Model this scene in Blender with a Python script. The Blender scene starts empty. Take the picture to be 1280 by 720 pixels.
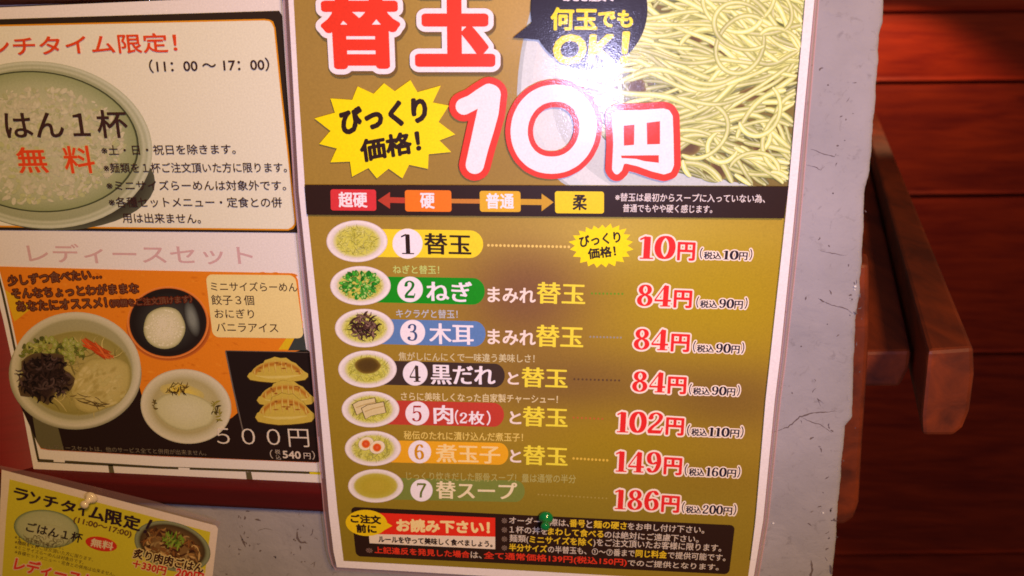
import bpy, math, random
import numpy as np
from mathutils import Matrix, Vector

# ------------------------------------------------------------------ camera, world, lamps
S = bpy.context.scene
F = 995.0                                   # focal length in units of a 1280 px wide frame
D = 0.475                                   # camera to wall, metres
dv = np.array([-14.0, -2908.0, -F]); dv /= np.linalg.norm(dv)          # world down, in camera axes
xv = np.array([17240.0, -400.0, F]); xv -= xv.dot(dv)*dv; xv /= np.linalg.norm(xv)
zv = -dv
yv = np.cross(zv, xv)
R = np.array([xv, yv, zv])                  # camera vector -> world vector
CAM = np.array([0.0, -D, 1.50])
cam_data = bpy.data.cameras.new("camera")
cam = bpy.data.objects.new("camera", cam_data); S.collection.objects.link(cam)
cam.matrix_world = Matrix.Translation(CAM) @ Matrix(R.tolist()).to_4x4()
cam_data.sensor_width = 36.0; cam_data.lens = F/1280*36.0
cam_data.clip_start = 0.01; cam_data.clip_end = 50
cam_data.dof.use_dof = True; cam_data.dof.focus_distance = 0.50; cam_data.dof.aperture_fstop = 9.0
S.camera = cam
W = bpy.data.worlds.new("World"); S.world = W; W.use_nodes = True
W.node_tree.nodes["Background"].inputs[0].default_value = (1.0, 0.66, 0.46, 1)
W.node_tree.nodes["Background"].inputs[1].default_value = 0.06
S.view_settings.view_transform = 'Standard'; S.view_settings.look = 'None'
S.view_settings.exposure = 0.0; S.view_settings.gamma = 1.0
S.cycles.filter_width = 1.7
S.cycles.use_denoising = True

def ray(px, py):
    px = np.asarray(px, float); py = np.asarray(py, float)
    v = np.stack([px-640.0, 360.0-py, np.full(px.shape, -F)], -1)
    v /= np.linalg.norm(v, axis=-1, keepdims=True)
    return v @ R.T
class Surf:                                 # the plane y = -(a + b X + c Z)
    def __init__(s, a=0.0, b=0.0, c=0.0): s.a, s.b, s.c = a, b, c
    def at(s, px, py, lift=0.0):
        d = ray(px, py)
        k = s.a + lift
        t = -(CAM[1] + k + s.b*CAM[0] + s.c*(CAM[2]-1.5)) / (d[..., 1] + s.b*d[..., 0] + s.c*d[..., 2])
        return CAM + d*t[..., None]
    def normal(s):
        n = np.array([-s.b, -1.0, -s.c]); return n/np.linalg.norm(n)
WALL = Surf()
pl, pr = WALL.at(385, 360), WALL.at(990, 360)
bb = (0.0035-0.0150)/(pr[0]-pl[0])
POST = Surf(0.0150 - bb*pl[0], bb, 0.0)
CARD = Surf(0.0070)
SHEET = Surf(0.0062)
_A = np.array([[1, *(WALL.at(x, y)-CAM)[[0, 2]]] for x, y in ((10, 588), (205, 640), (272, 715))]); _A[:, 1] += CAM[0]
_k = np.linalg.solve(_A, np.array([.0158, .0146, .0100])); FLY = Surf(_k[0], _k[1], _k[2])

def lamp(name, kind, loc, energy, col, size=0.05, target=None):
    L = bpy.data.lights.new(name, kind); L.energy = energy; L.color = col
    if kind == 'AREA': L.shape = 'DISK'; L.size = size
    elif kind == 'POINT': L.shadow_soft_size = size
    elif kind == 'SPOT': L.shadow_soft_size = size; L.spot_size = math.radians(95); L.spot_blend = 1.0
    o = bpy.data.objects.new(name, L); S.collection.objects.link(o); o.location = loc
    if target is not None:
        o.rotation_euler = (Vector(target)-Vector(loc)).to_track_quat('-Z', 'Y').to_euler()
    return o
# the phone's own flash: sits where the glare on the laminate says it does
gp = POST.at(748, 100); n_ = POST.normal(); di = gp-CAM; di_l = np.linalg.norm(di); di = di/di_l
rf = di - 2*di.dot(n_)*n_
FL = gp + rf*di_l
print('flash offset from lens', np.linalg.norm(FL-CAM))
fo = lamp('phone_flash', 'SPOT', tuple(FL), 8.2, (0.64, 0.60, 1.0), 0.007, tuple(WALL.at(760, 160)))
fo.data.spot_size = math.radians(100)
co = lamp('ceiling_lamp', 'SPOT', (0.55, -1.25, 2.25), 92.0, (1.0, 0.60, 0.20), 0.12, (-0.05, 0, 1.26))
co.data.spot_size = math.radians(52); co.data.spot_blend = 0.5
bl_ = Surf(-1.45).at(1120, 22)
bo = lamp('back_room_lamp', 'SPOT', (bl_[0]-.04, 1.45-.26, bl_[2]+.20), 7.5, (1.0, 0.52, 0.24), 0.02, (bl_[0]-.02, 1.45-.16, bl_[2]-1.0))
lamp('side_lamp', 'POINT', (1.25, 0.35, 1.80), 2.6, (1.0, 0.55, 0.22), 0.05)
bo.data.spot_size = math.radians(106); bo.data.spot_blend = 0.35

# ------------------------------------------------------------------ helpers
rng = random.Random(7); nr = np.random.RandomState(7)
def lin(c):
    if isinstance(c, str): c = tuple(int(c[i:i+2], 16)/255 for i in (1, 3, 5))
    c = np.asarray(c, float)
    return np.where(c <= 0.04045, c/12.92, ((c+0.055)/1.055)**2.4)
def C(r, g, b): return (r/255, g/255, b/255)

def new_mat(name):
    m = bpy.data.materials.new(name); m.use_nodes = True
    return m, m.node_tree, m.node_tree.nodes["Principled BSDF"]
def N(t, kind, **kw):
    n = t.nodes.new(kind)
    for k, v in kw.items():
        if k in n.inputs: n.inputs[k].default_value = v
        else: setattr(n, k, v)
    return n
def print_mat(name, rough=0.5, coat=0.42, coat_rough=0.14, speck=0.10, wave=0.25, grain=0.10):
    m, t, b = new_mat(name)
    a = N(t, 'ShaderNodeAttribute', attribute_name='Col')
    tc = N(t, 'ShaderNodeTexCoord')
    nz = N(t, 'ShaderNodeTexNoise', Scale=900.0, Detail=2.0); t.links.new(tc.outputs['Object'], nz.inputs['Vector'])
    mr = N(t, 'ShaderNodeMapRange'); t.links.new(nz.outputs['Fac'], mr.inputs['Value'])
    mr.inputs['From Min'].default_value = .25; mr.inputs['From Max'].default_value = .75
    mr.inputs['To Min'].default_value = 1-grain; mr.inputs['To Max'].default_value = 1+grain*.4
    mx = N(t, 'ShaderNodeMix', data_type='RGBA', blend_type='MULTIPLY'); mx.inputs[0].default_value = 1
    t.links.new(a.outputs['Color'], mx.inputs[6]); t.links.new(mr.outputs[0], mx.inputs[7])
    t.links.new(mx.outputs[2], b.inputs['Base Color'])
    b.inputs['Roughness'].default_value = rough; b.inputs['Specular IOR Level'].default_value = 0.18
    b.inputs['Coat Weight'].default_value = coat; b.inputs['Coat Roughness'].default_value = coat_rough
    n1 = N(t, 'ShaderNodeTexNoise', Scale=1500.0, Detail=1.0); t.links.new(tc.outputs['Object'], n1.inputs['Vector'])
    n2 = N(t, 'ShaderNodeTexNoise', Scale=16.0, Detail=1.0); t.links.new(tc.outputs['Object'], n2.inputs['Vector'])
    b1 = N(t, 'ShaderNodeBump', Strength=speck, Distance=0.0004); t.links.new(n1.outputs['Fac'], b1.inputs['Height'])
    b2 = N(t, 'ShaderNodeBump', Strength=wave, Distance=0.004); t.links.new(n2.outputs['Fac'], b2.inputs['Height'])
    t.links.new(b1.outputs[0], b2.inputs['Normal'])
    t.links.new(b2.outputs[0], b.inputs['Coat Normal']); 
    return m
def clear_mat(name, tint=(1, .95, .95), alpha=0.16, rough=0.12):
    m, t, b = new_mat(name)
    b.inputs['Base Color'].default_value = (*lin(tint), 1); b.inputs['Roughness'].default_value = rough
    b.inputs['Alpha'].default_value = alpha; b.inputs['Specular IOR Level'].default_value = .8
    return m
def wood_mat(name, dark, light, rough=0.35, coat=0.3, stretch=(1, 1, 14), scale=9.0, bump=.15, spots=0.0):
    m, t, b = new_mat(name)
    tc = N(t, 'ShaderNodeTexCoord'); mp = N(t, 'ShaderNodeMapping'); mp.inputs['Scale'].default_value = stretch
    t.links.new(tc.outputs['Object'], mp.inputs['Vector'])
    nz = N(t, 'ShaderNodeTexNoise', Scale=scale, Detail=8.0, Roughness=.62, Distortion=.7); t.links.new(mp.outputs[0], nz.inputs['Vector'])
    n2 = N(t, 'ShaderNodeTexNoise', Scale=scale*.35, Detail=3.0, Distortion=1.6); t.links.new(mp.outputs[0], n2.inputs['Vector'])
    md = N(t, 'ShaderNodeMix', data_type='FLOAT'); md.inputs[0].default_value = .5
    t.links.new(nz.outputs['Fac'], md.inputs[2]); t.links.new(n2.outputs['Fac'], md.inputs[3])
    r = N(t, 'ShaderNodeValToRGB'); r.color_ramp.elements[0].position = .36; r.color_ramp.elements[1].position = .66
    r.color_ramp.elements[0].color = (*lin(dark), 1); r.color_ramp.elements[1].color = (*lin(light), 1)
    t.links.new(md.outputs[0], r.inputs[0])
    oi = N(t, 'ShaderNodeObjectInfo'); mr = N(t, 'ShaderNodeMapRange'); t.links.new(oi.outputs['Random'], mr.inputs[0])
    mr.inputs['To Min'].default_value = .8; mr.inputs['To Max'].default_value = 1.15
    mx = N(t, 'ShaderNodeMix', data_type='RGBA', blend_type='MULTIPLY'); mx.inputs[0].default_value = 1
    t.links.new(r.outputs[0], mx.inputs[6]); t.links.new(mr.outputs[0], mx.inputs[7]); t.links.new(mx.outputs[2], b.inputs['Base Color'])
    b.inputs['Roughness'].default_value = rough; b.inputs['Coat Weight'].default_value = coat; b.inputs['Coat Roughness'].default_value = .25
    bp = N(t, 'ShaderNodeBump', Strength=bump, Distance=.002); t.links.new(nz.outputs['Fac'], bp.inputs['Height']); t.links.new(bp.outputs[0], b.inputs['Normal'])
    return m

def mesh_obj(name, verts, faces, mat, parent=None, smooth=False, cols=None, loc=None):
    o_ = np.array(parent.location) if parent is not None and parent.type == 'EMPTY' else np.zeros(3)
    if parent is not None and parent.type != 'EMPTY' and parent.parent is not None: o_ = np.array(parent.parent.location)
    me = bpy.data.meshes.new(name)
    v = np.asarray(verts, float) - o_
    if isinstance(faces, np.ndarray):
        me.vertices.add(len(v)); me.vertices.foreach_set('co', v.ravel())
        n = len(faces); k = faces.shape[1]
        me.loops.add(n*k); me.loops.foreach_set('vertex_index', faces.ravel().astype(np.int32))
        me.polygons.add(n); me.polygons.foreach_set('loop_start', (np.arange(n)*k).astype(np.int32))
        me.update(calc_edges=True)
    else:
        me.from_pydata(v.tolist(), [], faces)
    if cols is not None:
        a = me.color_attributes.new('Col', 'FLOAT_COLOR', 'POINT')
        cc = np.ones((len(v), 4), np.float32); cc[:, :3] = cols; a.data.foreach_set('color', cc.ravel())
    if smooth: me.polygons.foreach_set('use_smooth', [True]*len(me.polygons))
    me.materials.append(mat)
    o = bpy.data.objects.new(name, me); S.collection.objects.link(o)
    if parent is not None: o.parent = parent
    return o
def thing(name, label, cat, loc, group=None):
    o = bpy.data.objects.new(name, None); S.collection.objects.link(o); o.location = loc; o.empty_display_size = .02
    o['label'] = label; o['category'] = cat
    if group: o['group'] = group
    return o
def tag(o, label, cat, group=None):
    o['label'] = label; o['category'] = cat
    if group: o['group'] = group
    return o

# ---- flat print: everything printed on one sheet lies on the sheet's plane, a few hundredths of a mm per ink layer
STEP = 22e-6; MICRO = 0.7e-6
class Ink:
    def __init__(s, surf): s.surf = surf; s.v = []; s.c = []; s.f = []; s.n = 0; s.l = []
    def add(s, pts, tris, col, lv, micro=0.0):
        pts = np.asarray(pts, float); tris = np.asarray(tris, int)
        c = lin(col) if not (isinstance(col, np.ndarray) and col.ndim == 2) else col
        if c.ndim == 1: c = np.tile(c, (len(pts), 1))
        s.v.append(pts); s.c.append(c); s.f.append(tris+s.n); s.n += len(pts)
        s.l.append(np.full(len(pts), lv*STEP+micro))
    def build(s, name, mat, parent):
        p = np.concatenate(s.v); l = np.concatenate(s.l)
        w = s.surf.at(p[:, 0], p[:, 1], l)
        return mesh_obj(name, w, np.concatenate(s.f), mat, parent, cols=np.concatenate(s.c))
    # primitives -------------------------------------------------
    def poly(s, pts, col, lv, micro=0.0):
        pts = np.asarray(pts, float)
        from mathutils.geometry import tessellate_polygon
        t = tessellate_polygon([[Vector((x, y, 0)) for x, y in pts]])
        a = [orient(pts, q) for q in t]
        s.add(pts, a, col, lv, micro)
    def convex(s, pts, col, lv, micro=0.0):
        n = len(pts); s.add(pts, [orient(pts, (0, i, i+1)) for i in range(1, n-1)], col, lv, micro)
    def rings(s, cx, cy, rx, ry, stops, lv, rot=0.0, n=40, micro=0.0, wob=0.0, pw=2.0):
        th = np.linspace(0, 2*math.pi, n, endpoint=False)
        w = 1 + (wob*np.interp(th, np.linspace(0, 2*math.pi, 14), np.r_[(q := nr.uniform(-1, 1, 13)), q[0]]) if wob else 0*th)
        ct, st = np.cos(th), np.sin(th)
        if pw != 2: ct, st = np.sign(ct)*abs(ct)**(2/pw), np.sign(st)*abs(st)**(2/pw)
        P = []; K = []
        for r, c in stops:
            x, y = rx*r*ct*w, ry*r*st*w
            P.append(np.stack([cx+x*math.cos(rot)-y*math.sin(rot), cy+x*math.sin(rot)+y*math.cos(rot)], 1)); K.append(np.tile(lin(c), (n, 1)))
        P.append([[cx, cy]]); K.append([lin(stops[-1][1])])
        f = []
        for k in range(len(stops)-1):
            for i in range(n):
                j = (i+1) % n; a, b, c_, d = k*n+i, k*n+j, (k+1)*n+j, (k+1)*n+i
                f += [(a, c_, b), (a, d, c_)]
        k = len(stops)-1; z = (k+1)*n
        for i in range(n): f.append((k*n+i, z, k*n+(i+1) % n))
        s.add(np.concatenate(P), f, np.concatenate(K), lv, micro)
    def ribbon(s, pts, w, cols, lv, micro=0.0, taper=False):
        p = np.asarray(pts, float); d = np.gradient(p, axis=0); d /= np.linalg.norm(d, axis=1, keepdims=True)+1e-9
        nn = np.stack([-d[:, 1], d[:, 0]], 1); m = len(cols); n = len(p)
        if np.isscalar(w): w = np.full(n, w)
        if taper: w = w*np.sin(np.linspace(.25, math.pi-.25, n))
        off = np.linspace(-.5, .5, m)
        V = (p[:, None, :] + nn[:, None, :]*off[None, :, None]*w[:, None, None]).reshape(-1, 2)
        K = np.tile(np.array([lin(c) for c in cols]), (n, 1))
        i, j = np.meshgrid(np.arange(n-1), np.arange(m-1), indexing='ij'); a = (i*m+j).ravel()
        f = np.concatenate([np.stack([a, a+m+1, a+m], 1), np.stack([a, a+1, a+m+1], 1)])
        s.add(V, f, K, lv, micro)
    def roundrect(s, quad, r, col, lv, n=6):
        q = np.asarray(quad, float); P = []
        for i in range(4):
            a, b, c = q[i-1], q[i], q[(i+1) % 4]
            u = (a-b)/np.linalg.norm(a-b); v = (c-b)/np.linalg.norm(c-b); rr = r[i] if not np.isscalar(r) else r
            for t in np.linspace(0, math.pi/2, n): P.append(b + u*rr*(1-math.sin(t)) + v*rr*(1-math.cos(t)))
        s.convex(P, col, lv)
    def gradquad(s, rows, left, right, fn, lv, nx=30):
        ys = np.asarray(rows, float); L = np.interp(ys, *zip(*[(b, a) for a, b in left])); Rr = np.interp(ys, *zip(*[(b, a) for a, b in right]))
        u = np.linspace(0, 1, nx); X = L[:, None]*(1-u)+Rr[:, None]*u; Y = np.repeat(ys[:, None], nx, 1)
        K = lin(np.clip(fn(X.ravel(), Y.ravel()), 0, 1))
        i, j = np.meshgrid(np.arange(len(ys)-1), np.arange(nx-1), indexing='ij'); a = (i*nx+j).ravel()
        f = np.concatenate([np.stack([a, a+nx+1, a+1], 1), np.stack([a, a+nx, a+nx+1], 1)])
        s.add(np.stack([X.ravel(), Y.ravel()], 1), f, K, lv)
    def text(s, body, bl, br, h, col, lv, rx=0.0, ry=None, vp=(626, 3268), thin=0.0, slant=0.0, out=None, bases=None):
        """ink of `body` fitted so that its lower left and lower right corners sit at bl and br and it is h tall"""
        V, T = glyphs(body, thin)
        bl = np.array(bl, float); br = np.array(br, float); ry = rx if ry is None else ry
        mn, mxx = V.min(0), V.max(0); uv = (V-mn)/(mxx-mn)
        base = bl + uv[:, :1]*(br-bl)
        if vp == 'perp':
            d = (br-bl)/np.linalg.norm(br-bl); up = np.tile([d[1], -d[0]], (len(V), 1))
        else:
            up = base-np.array(vp, float); up /= np.linalg.norm(up, axis=1, keepdims=True)
        hh = np.asarray(h, float)
        if hh.ndim: hh = hh[0]+(hh[1]-hh[0])*uv[:, 0]
        P = base + up*(uv[:, 1]*hh)[:, None] + np.stack([uv[:, 1]*hh*slant, 0*uv[:, 1]], 1)
        if out is not None:
            ro, co, lo = out
            s.dilate(P, T, co, lo, ro+rx, ro+ry, 16)
        s.dilate(P, T, col, lv, rx, ry, 8)
    def dilate(s, P, T, col, lv, rx, ry, n=10):
        k = 0; s.add(P, T, col, lv)
        if rx <= 0 and ry <= 0: return
        m_ = max(rx, ry); rad = [1.0] if m_ < 2.2 else ([.5, 1.0] if m_ < 6 else [.4, .75, 1.0])
        for q in rad:
            nn = n if m_ < 1.5 else max(n, int((7.5 if q == 1 else 3)*m_)); nn += nn % 2
            for i in range(nn):
                a = 2*math.pi*(i+.5)/nn; k += 1
                s.add(P+np.array([rx*q*math.cos(a), ry*q*math.sin(a)]), T, col, lv, MICRO*.6*k)
    def nib(s, strokes, place, col, lv, grow=0.0, sc=1.0, micro=0.0):
        """broad pen strokes: place maps unit coordinates to the sheet; grow widens the pen by so many px"""
        k = 0
        for pts, (rx, ry) in strokes:
            p = smooth(pts) if len(pts) > 2 else np.asarray(pts, float)
            P = np.array([place(x, y) for x, y in p]); ax, ay = rx*sc[0]+grow, ry*sc[1]+grow
            th = np.linspace(0, 2*math.pi, 14, endpoint=False); e = np.stack([ax*np.cos(th), ay*np.sin(th)], 1)
            for a, b in zip(P[:-1], P[1:]):
                k += 1; s.convex(hull(np.concatenate([a+e, b+e])), col, lv, micro+MICRO*.5*k)
def orient(p, t):
    a, b, c = (p[i] for i in t)
    cr = (b[0]-a[0])*(c[1]-a[1])-(b[1]-a[1])*(c[0]-a[0])
    return (t[0], t[2], t[1]) if cr > 0 else tuple(t)
def hull(P):
    P = sorted(map(tuple, P)); 
    def half(P):
        h = []
        for p in P:
            while len(h) > 1 and (h[-1][0]-h[-2][0])*(p[1]-h[-2][1])-(h[-1][1]-h[-2][1])*(p[0]-h[-2][0]) <= 0: h.pop()
            h.append(p)
        return h[:-1]
    return np.array(half(P)+half(P[::-1]))
def smooth(pts, k=7):
    p = np.asarray(pts, float); out = []
    closed = np.allclose(p[0], p[-1])
    q = np.vstack([p[-2] if closed else 2*p[0]-p[1], p, p[1] if closed else 2*p[-1]-p[-2]])
    for i in range(1, len(q)-2):
        for t in np.linspace(0, 1, k, endpoint=False):
            out.append(.5*((2*q[i])+(-q[i-1]+q[i+1])*t+(2*q[i-1]-5*q[i]+4*q[i+1]-q[i+2])*t*t+(-q[i-1]+3*q[i]-3*q[i+1]+q[i+2])*t**3))
    out.append(q[-2]); return np.array(out)
_gc = {}
_tc = bpy.data.curves.new('lettering_source', 'FONT'); _tc.resolution_u = 3
_to = bpy.data.objects.new('lettering_source', _tc); S.collection.objects.link(_to)
def glyphs(body, thin=0.0):
    if (body, thin) not in _gc:
        _tc.body = body; _tc.offset = -thin
        dg = bpy.context.evaluated_depsgraph_get(); dg.update()
        m = _to.evaluated_get(dg).to_mesh(); m.calc_loop_triangles()
        V = np.array([v.co[:2] for v in m.vertices]); T = np.array([t.vertices for t in m.loop_triangles])
        # all triangles facing the reader once y runs down the sheet
        a, b, c = V[T[:, 0]], V[T[:, 1]], V[T[:, 2]]
        cr = (b[:, 0]-a[:, 0])*(c[:, 1]-a[:, 1])-(b[:, 1]-a[:, 1])*(c[:, 0]-a[:, 0])
        T = T[abs(cr) > 1e-9]; cr = cr[abs(cr) > 1e-9]
        T[cr < 0] = T[cr < 0][:, [0, 2, 1]]
        _gc[(body, thin)] = (V, T); _to.evaluated_get(dg).to_mesh_clear()
    return _gc[(body, thin)]

def ell_pts(cx, cy, rx, ry, n=13): return [(cx+rx*math.cos(a), cy+ry*math.sin(a)) for a in np.linspace(0, 2*math.pi, n)]
SER = {
 '0': (.60, [(ell_pts(.30, .5, .205, .46), (.095, .035))]),
 '1': (.46, [([(.25, .05), (.25, .92)], (.095, .03)), ([(.07, .03), (.43, .03)], (.015, .028)), ([(.06, .83), (.2, .93)], (.02, .04))]),
 '2': (.60, [([(.13, .74), (.17, .88), (.31, .955), (.45, .86), (.46, .70), (.36, .50), (.19, .30), (.1, .13)], (.07, .035)), ([(.08, .085), (.48, .085)], (.03, .08)), ([(.5, .1), (.54, .27)], (.025, .02)), ([(.13, .72), (.14, .74)], (.085, .075))]),
 '3': (.58, [([(.14, .78), (.19, .9), (.3, .955), (.42, .88), (.42, .68), (.33, .55), (.24, .53)], (.06, .03)), ([(.24, .53), (.4, .49), (.46, .3), (.4, .1), (.27, .04), (.13, .09), (.11, .2)], (.065, .03)), ([(.13, .2), (.14, .2)], (.07, .06)), ([(.15, .77), (.16, .77)], (.065, .055))]),
 '4': (.62, [([(.38, .95), (.05, .3)], (.022, .03)), ([(.05, .27), (.58, .27)], (.02, .045)), ([(.41, .05), (.41, .92)], (.09, .03)), ([(.25, .03), (.57, .03)], (.015, .028))]),
 '5': (.58, [([(.15, .91), (.48, .91)], (.03, .055)), ([(.15, .9), (.13, .53)], (.025, .02)), ([(.13, .52), (.25, .6), (.4, .56), (.46, .35), (.4, .12), (.26, .04), (.13, .08), (.1, .18)], (.065, .03))]),
 '6': (.60, [([(.45, .84), (.36, .95), (.22, .88), (.13, .65), (.11, .38), (.17, .12), (.3, .04), (.43, .12), (.47, .3), (.42, .5), (.3, .57), (.18, .48)], (.08, .03)), ([(.45, .82), (.46, .82)], (.07, .06))]),
 '7': (.56, [([(.09, .9), (.5, .9)], (.02, .065)), ([(.09, .78), (.09, .9)], (.02, .02)), ([(.5, .9), (.38, .62), (.27, .35), (.24, .05)], (.065, .03))]),
 '8': (.60, [(ell_pts(.3, .74, .15, .205), (.075, .03)), (ell_pts(.3, .265, .185, .235), (.08, .03))]),
}
SER['9'] = (.60, [([(.6-x, 1-y) for x, y in p], nb) for p, nb in SER['6'][1]])
def serif(ink, s, bl, br, h, col, lv, out=None, vp=(626, 3268), slim=1.0):
    tot = sum(SER[c][0] for c in s); bl = np.array(bl, float); br = np.array(br, float); x0 = 0
    for c in s:
        w, st = SER[c]
        def place(x, y, x0=x0):
            b = bl+(br-bl)*(x0+x)/tot; up = b-np.array(vp, float); up /= np.linalg.norm(up); return b+up*y*h
        kx = np.linalg.norm(br-bl)/tot
        st2 = [(p, (nx*slim, ny)) for p, (nx, ny) in st]
        if out: ink.nib(st2, place, out[1], out[2], grow=out[0], sc=(kx, h))
        ink.nib(st2, place, col, lv, sc=(kx, h))
        x0 += w

# ------------------------------------------------------------------ materials
M_LAM = print_mat('laminated_poster_print', rough=.5, coat=.40, coat_rough=.145, speck=.12, wave=.45)
M_CARD = print_mat('menu_card_print', rough=.45, coat=.5, coat_rough=.3, wave=.5)
M_FLY = print_mat('flyer_print', rough=.45, coat=.6, coat_rough=.3, wave=.5)
M_FILM = clear_mat('clear_laminate', C(185, 148, 146), .30, .18)
M_EDGE = clear_mat('laminate_edge', C(205, 160, 162), .6, .15)
M_RED = wood_mat('dark_red_lacquer', C(112, 5, 11), C(128, 9, 14), rough=.7, coat=.0, stretch=(1, 1, 9), scale=20, bump=.05)
M_PLANK = wood_mat('red_stained_plank', C(134, 20, 5), C(188, 58, 14), rough=.6, coat=.0, stretch=(1, 1, 8), scale=7, bump=.08)
M_BEAM = wood_mat('brown_beam_wood', C(82, 24, 4), C(148, 58, 12), rough=.65, coat=.05, stretch=(5, 1, 5), scale=9, bump=.3)

m, t, b = new_mat('grey_plaster'); M_PLASTER = m
tc = N(t, 'ShaderNodeTexCoord')
n1 = N(t, 'ShaderNodeTexNoise', Scale=14.0, Detail=6.0, Roughness=.6); t.links.new(tc.outputs['Object'], n1.inputs['Vector'])
r1 = N(t, 'ShaderNodeValToRGB'); r1.color_ramp.elements[0].position = .3; r1.color_ramp.elements[1].position = .7
r1.color_ramp.elements[0].color = (*lin(C(147, 143, 148)), 1); r1.color_ramp.elements[1].color = (*lin(C(166, 161, 166)), 1)
t.links.new(n1.outputs['Fac'], r1.inputs[0])
# fine dark pores and hair scratches
n2 = N(t, 'ShaderNodeTexNoise', Scale=130.0, Detail=5.0, Roughness=.7, Distortion=1.0); t.links.new(tc.outputs['Object'], n2.inputs['Vector'])
r2 = N(t, 'ShaderNodeValToRGB'); r2.color_ramp.elements[0].position = .30; r2.color_ramp.elements[1].position = .42
r2.color_ramp.elements[0].color = (.68, .66, .66, 1); r2.color_ramp.elements[1].color = (1, 1, 1, 1); t.links.new(n2.outputs['Fac'], r2.inputs[0])
mx = N(t, 'ShaderNodeMix', data_type='RGBA', blend_type='MULTIPLY'); mx.inputs[0].default_value = .7
t.links.new(r1.outputs[0], mx.inputs[6]); t.links.new(r2.outputs[0], mx.inputs[7]); t.links.new(mx.outputs[2], b.inputs['Base Color'])
b.inputs['Roughness'].default_value = .85; b.inputs['Specular IOR Level'].default_value = .2
n3 = N(t, 'ShaderNodeTexNoise', Scale=420.0, Detail=4.0, Roughness=.7); t.links.new(tc.outputs['Object'], n3.inputs['Vector'])
n4 = N(t, 'ShaderNodeTexNoise', Scale=45.0, Detail=5.0, Distortion=.8); t.links.new(tc.outputs['Object'], n4.inputs['Vector'])
ba = N(t, 'ShaderNodeBump', Strength=.35, Distance=.0006); t.links.new(n3.outputs['Fac'], ba.inputs['Height'])
bb_ = N(t, 'ShaderNodeBump', Strength=.45, Distance=.0025); t.links.new(n4.outputs['Fac'], bb_.inputs['Height'])
t.links.new(ba.outputs[0], bb_.inputs['Normal']); t.links.new(bb_.outputs[0], b.inputs['Normal'])
def flat_mat(name, col, rough=.6):
    m, t, b = new_mat(name); b.inputs['Roughness'].default_value = rough
    tc = N(t, 'ShaderNodeTexCoord'); n = N(t, 'ShaderNodeTexNoise', Scale=160.0, Detail=4.0); t.links.new(tc.outputs['Object'], n.inputs['Vector'])
    r = N(t, 'ShaderNodeValToRGB'); c = lin(col); r.color_ramp.elements[0].color = (*(c*.75), 1); r.color_ramp.elements[1].color = (*np.clip(c*1.2, 0, 1), 1)
    t.links.new(n.outputs['Fac'], r.inputs[0]); t.links.new(r.outputs[0], b.inputs['Base Color']); return m
M_CRACK = flat_mat('dark_crack', C(102, 88, 88), .9)
M_CRUMB = flat_mat('pale_plaster_crumb', C(225, 222, 218), .4)

# ------------------------------------------------------------------ plaster wall
EDGE = [(1109, -120), (1108, -40), (1107, 0), (1106, 28), (1101, 46), (1100, 80), (1098, 105), (1097, 125), (1094, 150), (1093, 170), (1091, 200), (1088, 222),
        (1083, 240), (1082, 262), (1082, 285), (1080, 330), (1077, 350), (1077, 370), (1072, 400), (1071, 430), (1069, 460), (1068, 500), (1067, 524), (1059, 534),
        (1057, 555), (1054, 580), (1053, 600), (1051, 620), (1048, 650), (1048, 662), (1046, 690), (1043, 712), (1040, 750), (1036, 840)]
ey = np.arange(-120, 841, 3.0)
ex = np.interp(ey, [q[1] for q in EDGE], [q[0] for q in EDGE]) + np.convolve(nr.uniform(-1, 1, len(ey)+6), np.ones(4)/4, 'same')[3:-3]*1.1
wallE = thing('plaster_wall', 'rough grey plaster wall with fine cracks and a ragged right edge behind the posters', 'wall', (0, 0, 1.2))
cols_ = []
xs_in = np.array([-260, 100, 450, 800, 940, 985, 1015])
V = []; nrow = len(ey)
for y_, x_ in zip(ey, ex):
    xx = np.r_[xs_in*1.0, x_-14, x_-7, x_-3, x_-1, x_, x_+.3]
    dep = np.r_[np.zeros(7), 0.0, .0003, .0010, .0022, .0048, .02]
    P = WALL.at(xx, np.full(len(xx), y_)); P[:, 1] += dep; V.append(P)
    bk = P[-1].copy(); bk[1] = .07; V[-1] = np.vstack([P, bk])
nc = len(V[0]); V = np.concatenate(V)
Fq = [(i*nc+j, (i+1)*nc+j, (i+1)*nc+j+1, i*nc+j+1) for i in range(nrow-1) for j in range(nc-1)]
mesh_obj('plaster_face', V, Fq, M_PLASTER, wallE, smooth=True)
def crack(pts, w, name='crack', jitter=1.2):
    k = Ink(WALL); p = []
    for a, b2 in zip(pts[:-1], pts[1:]):
        n = max(2, int(math.dist(a, b2)/3))
        for i in range(n):
            u = i/n; p.append((a[0]+(b2[0]-a[0])*u+rng.uniform(-jitter, jitter)*.5, a[1]+(b2[1]-a[1])*u+rng.uniform(-jitter, jitter)*.5))
    p.append(pts[-1])
    ww = np.array([w*rng.uniform(.45, 1.25) for _ in p])
    k.ribbon(p, ww, [(0, 0, 0), (0, 0, 0)], 4, taper=True); return k
def crack_obj(pts, w, **kw):
    k = crack(pts, w, **kw); k.build('crack', M_CRACK, wallE)
crack_obj([(966, 541), (985, 534), (1000, 521), (1018, 516), (1032, 515), (1046, 514)], 1.7)
crack_obj([(1000, 521), (1012, 527), (1026, 531), (1040, 541)], 1.0)
crack_obj([(1022, 373), (1040, 382), (1056, 385), (1066, 392)], 1.3)
crack_obj([(1022, 312), (1040, 317), (1058, 319)], .9)
crack_obj([(1007, 206), (1018, 208), (1026, 213), (1031, 208)], .8)
crack_obj([(1014, 186), (1030, 193), (1043, 196), (1045, 192)], 1.5)
crack_obj([(1058, 128), (1062, 122)], 1.4); crack_obj([(1066, 104), (1071, 103)], 1.2)
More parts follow.
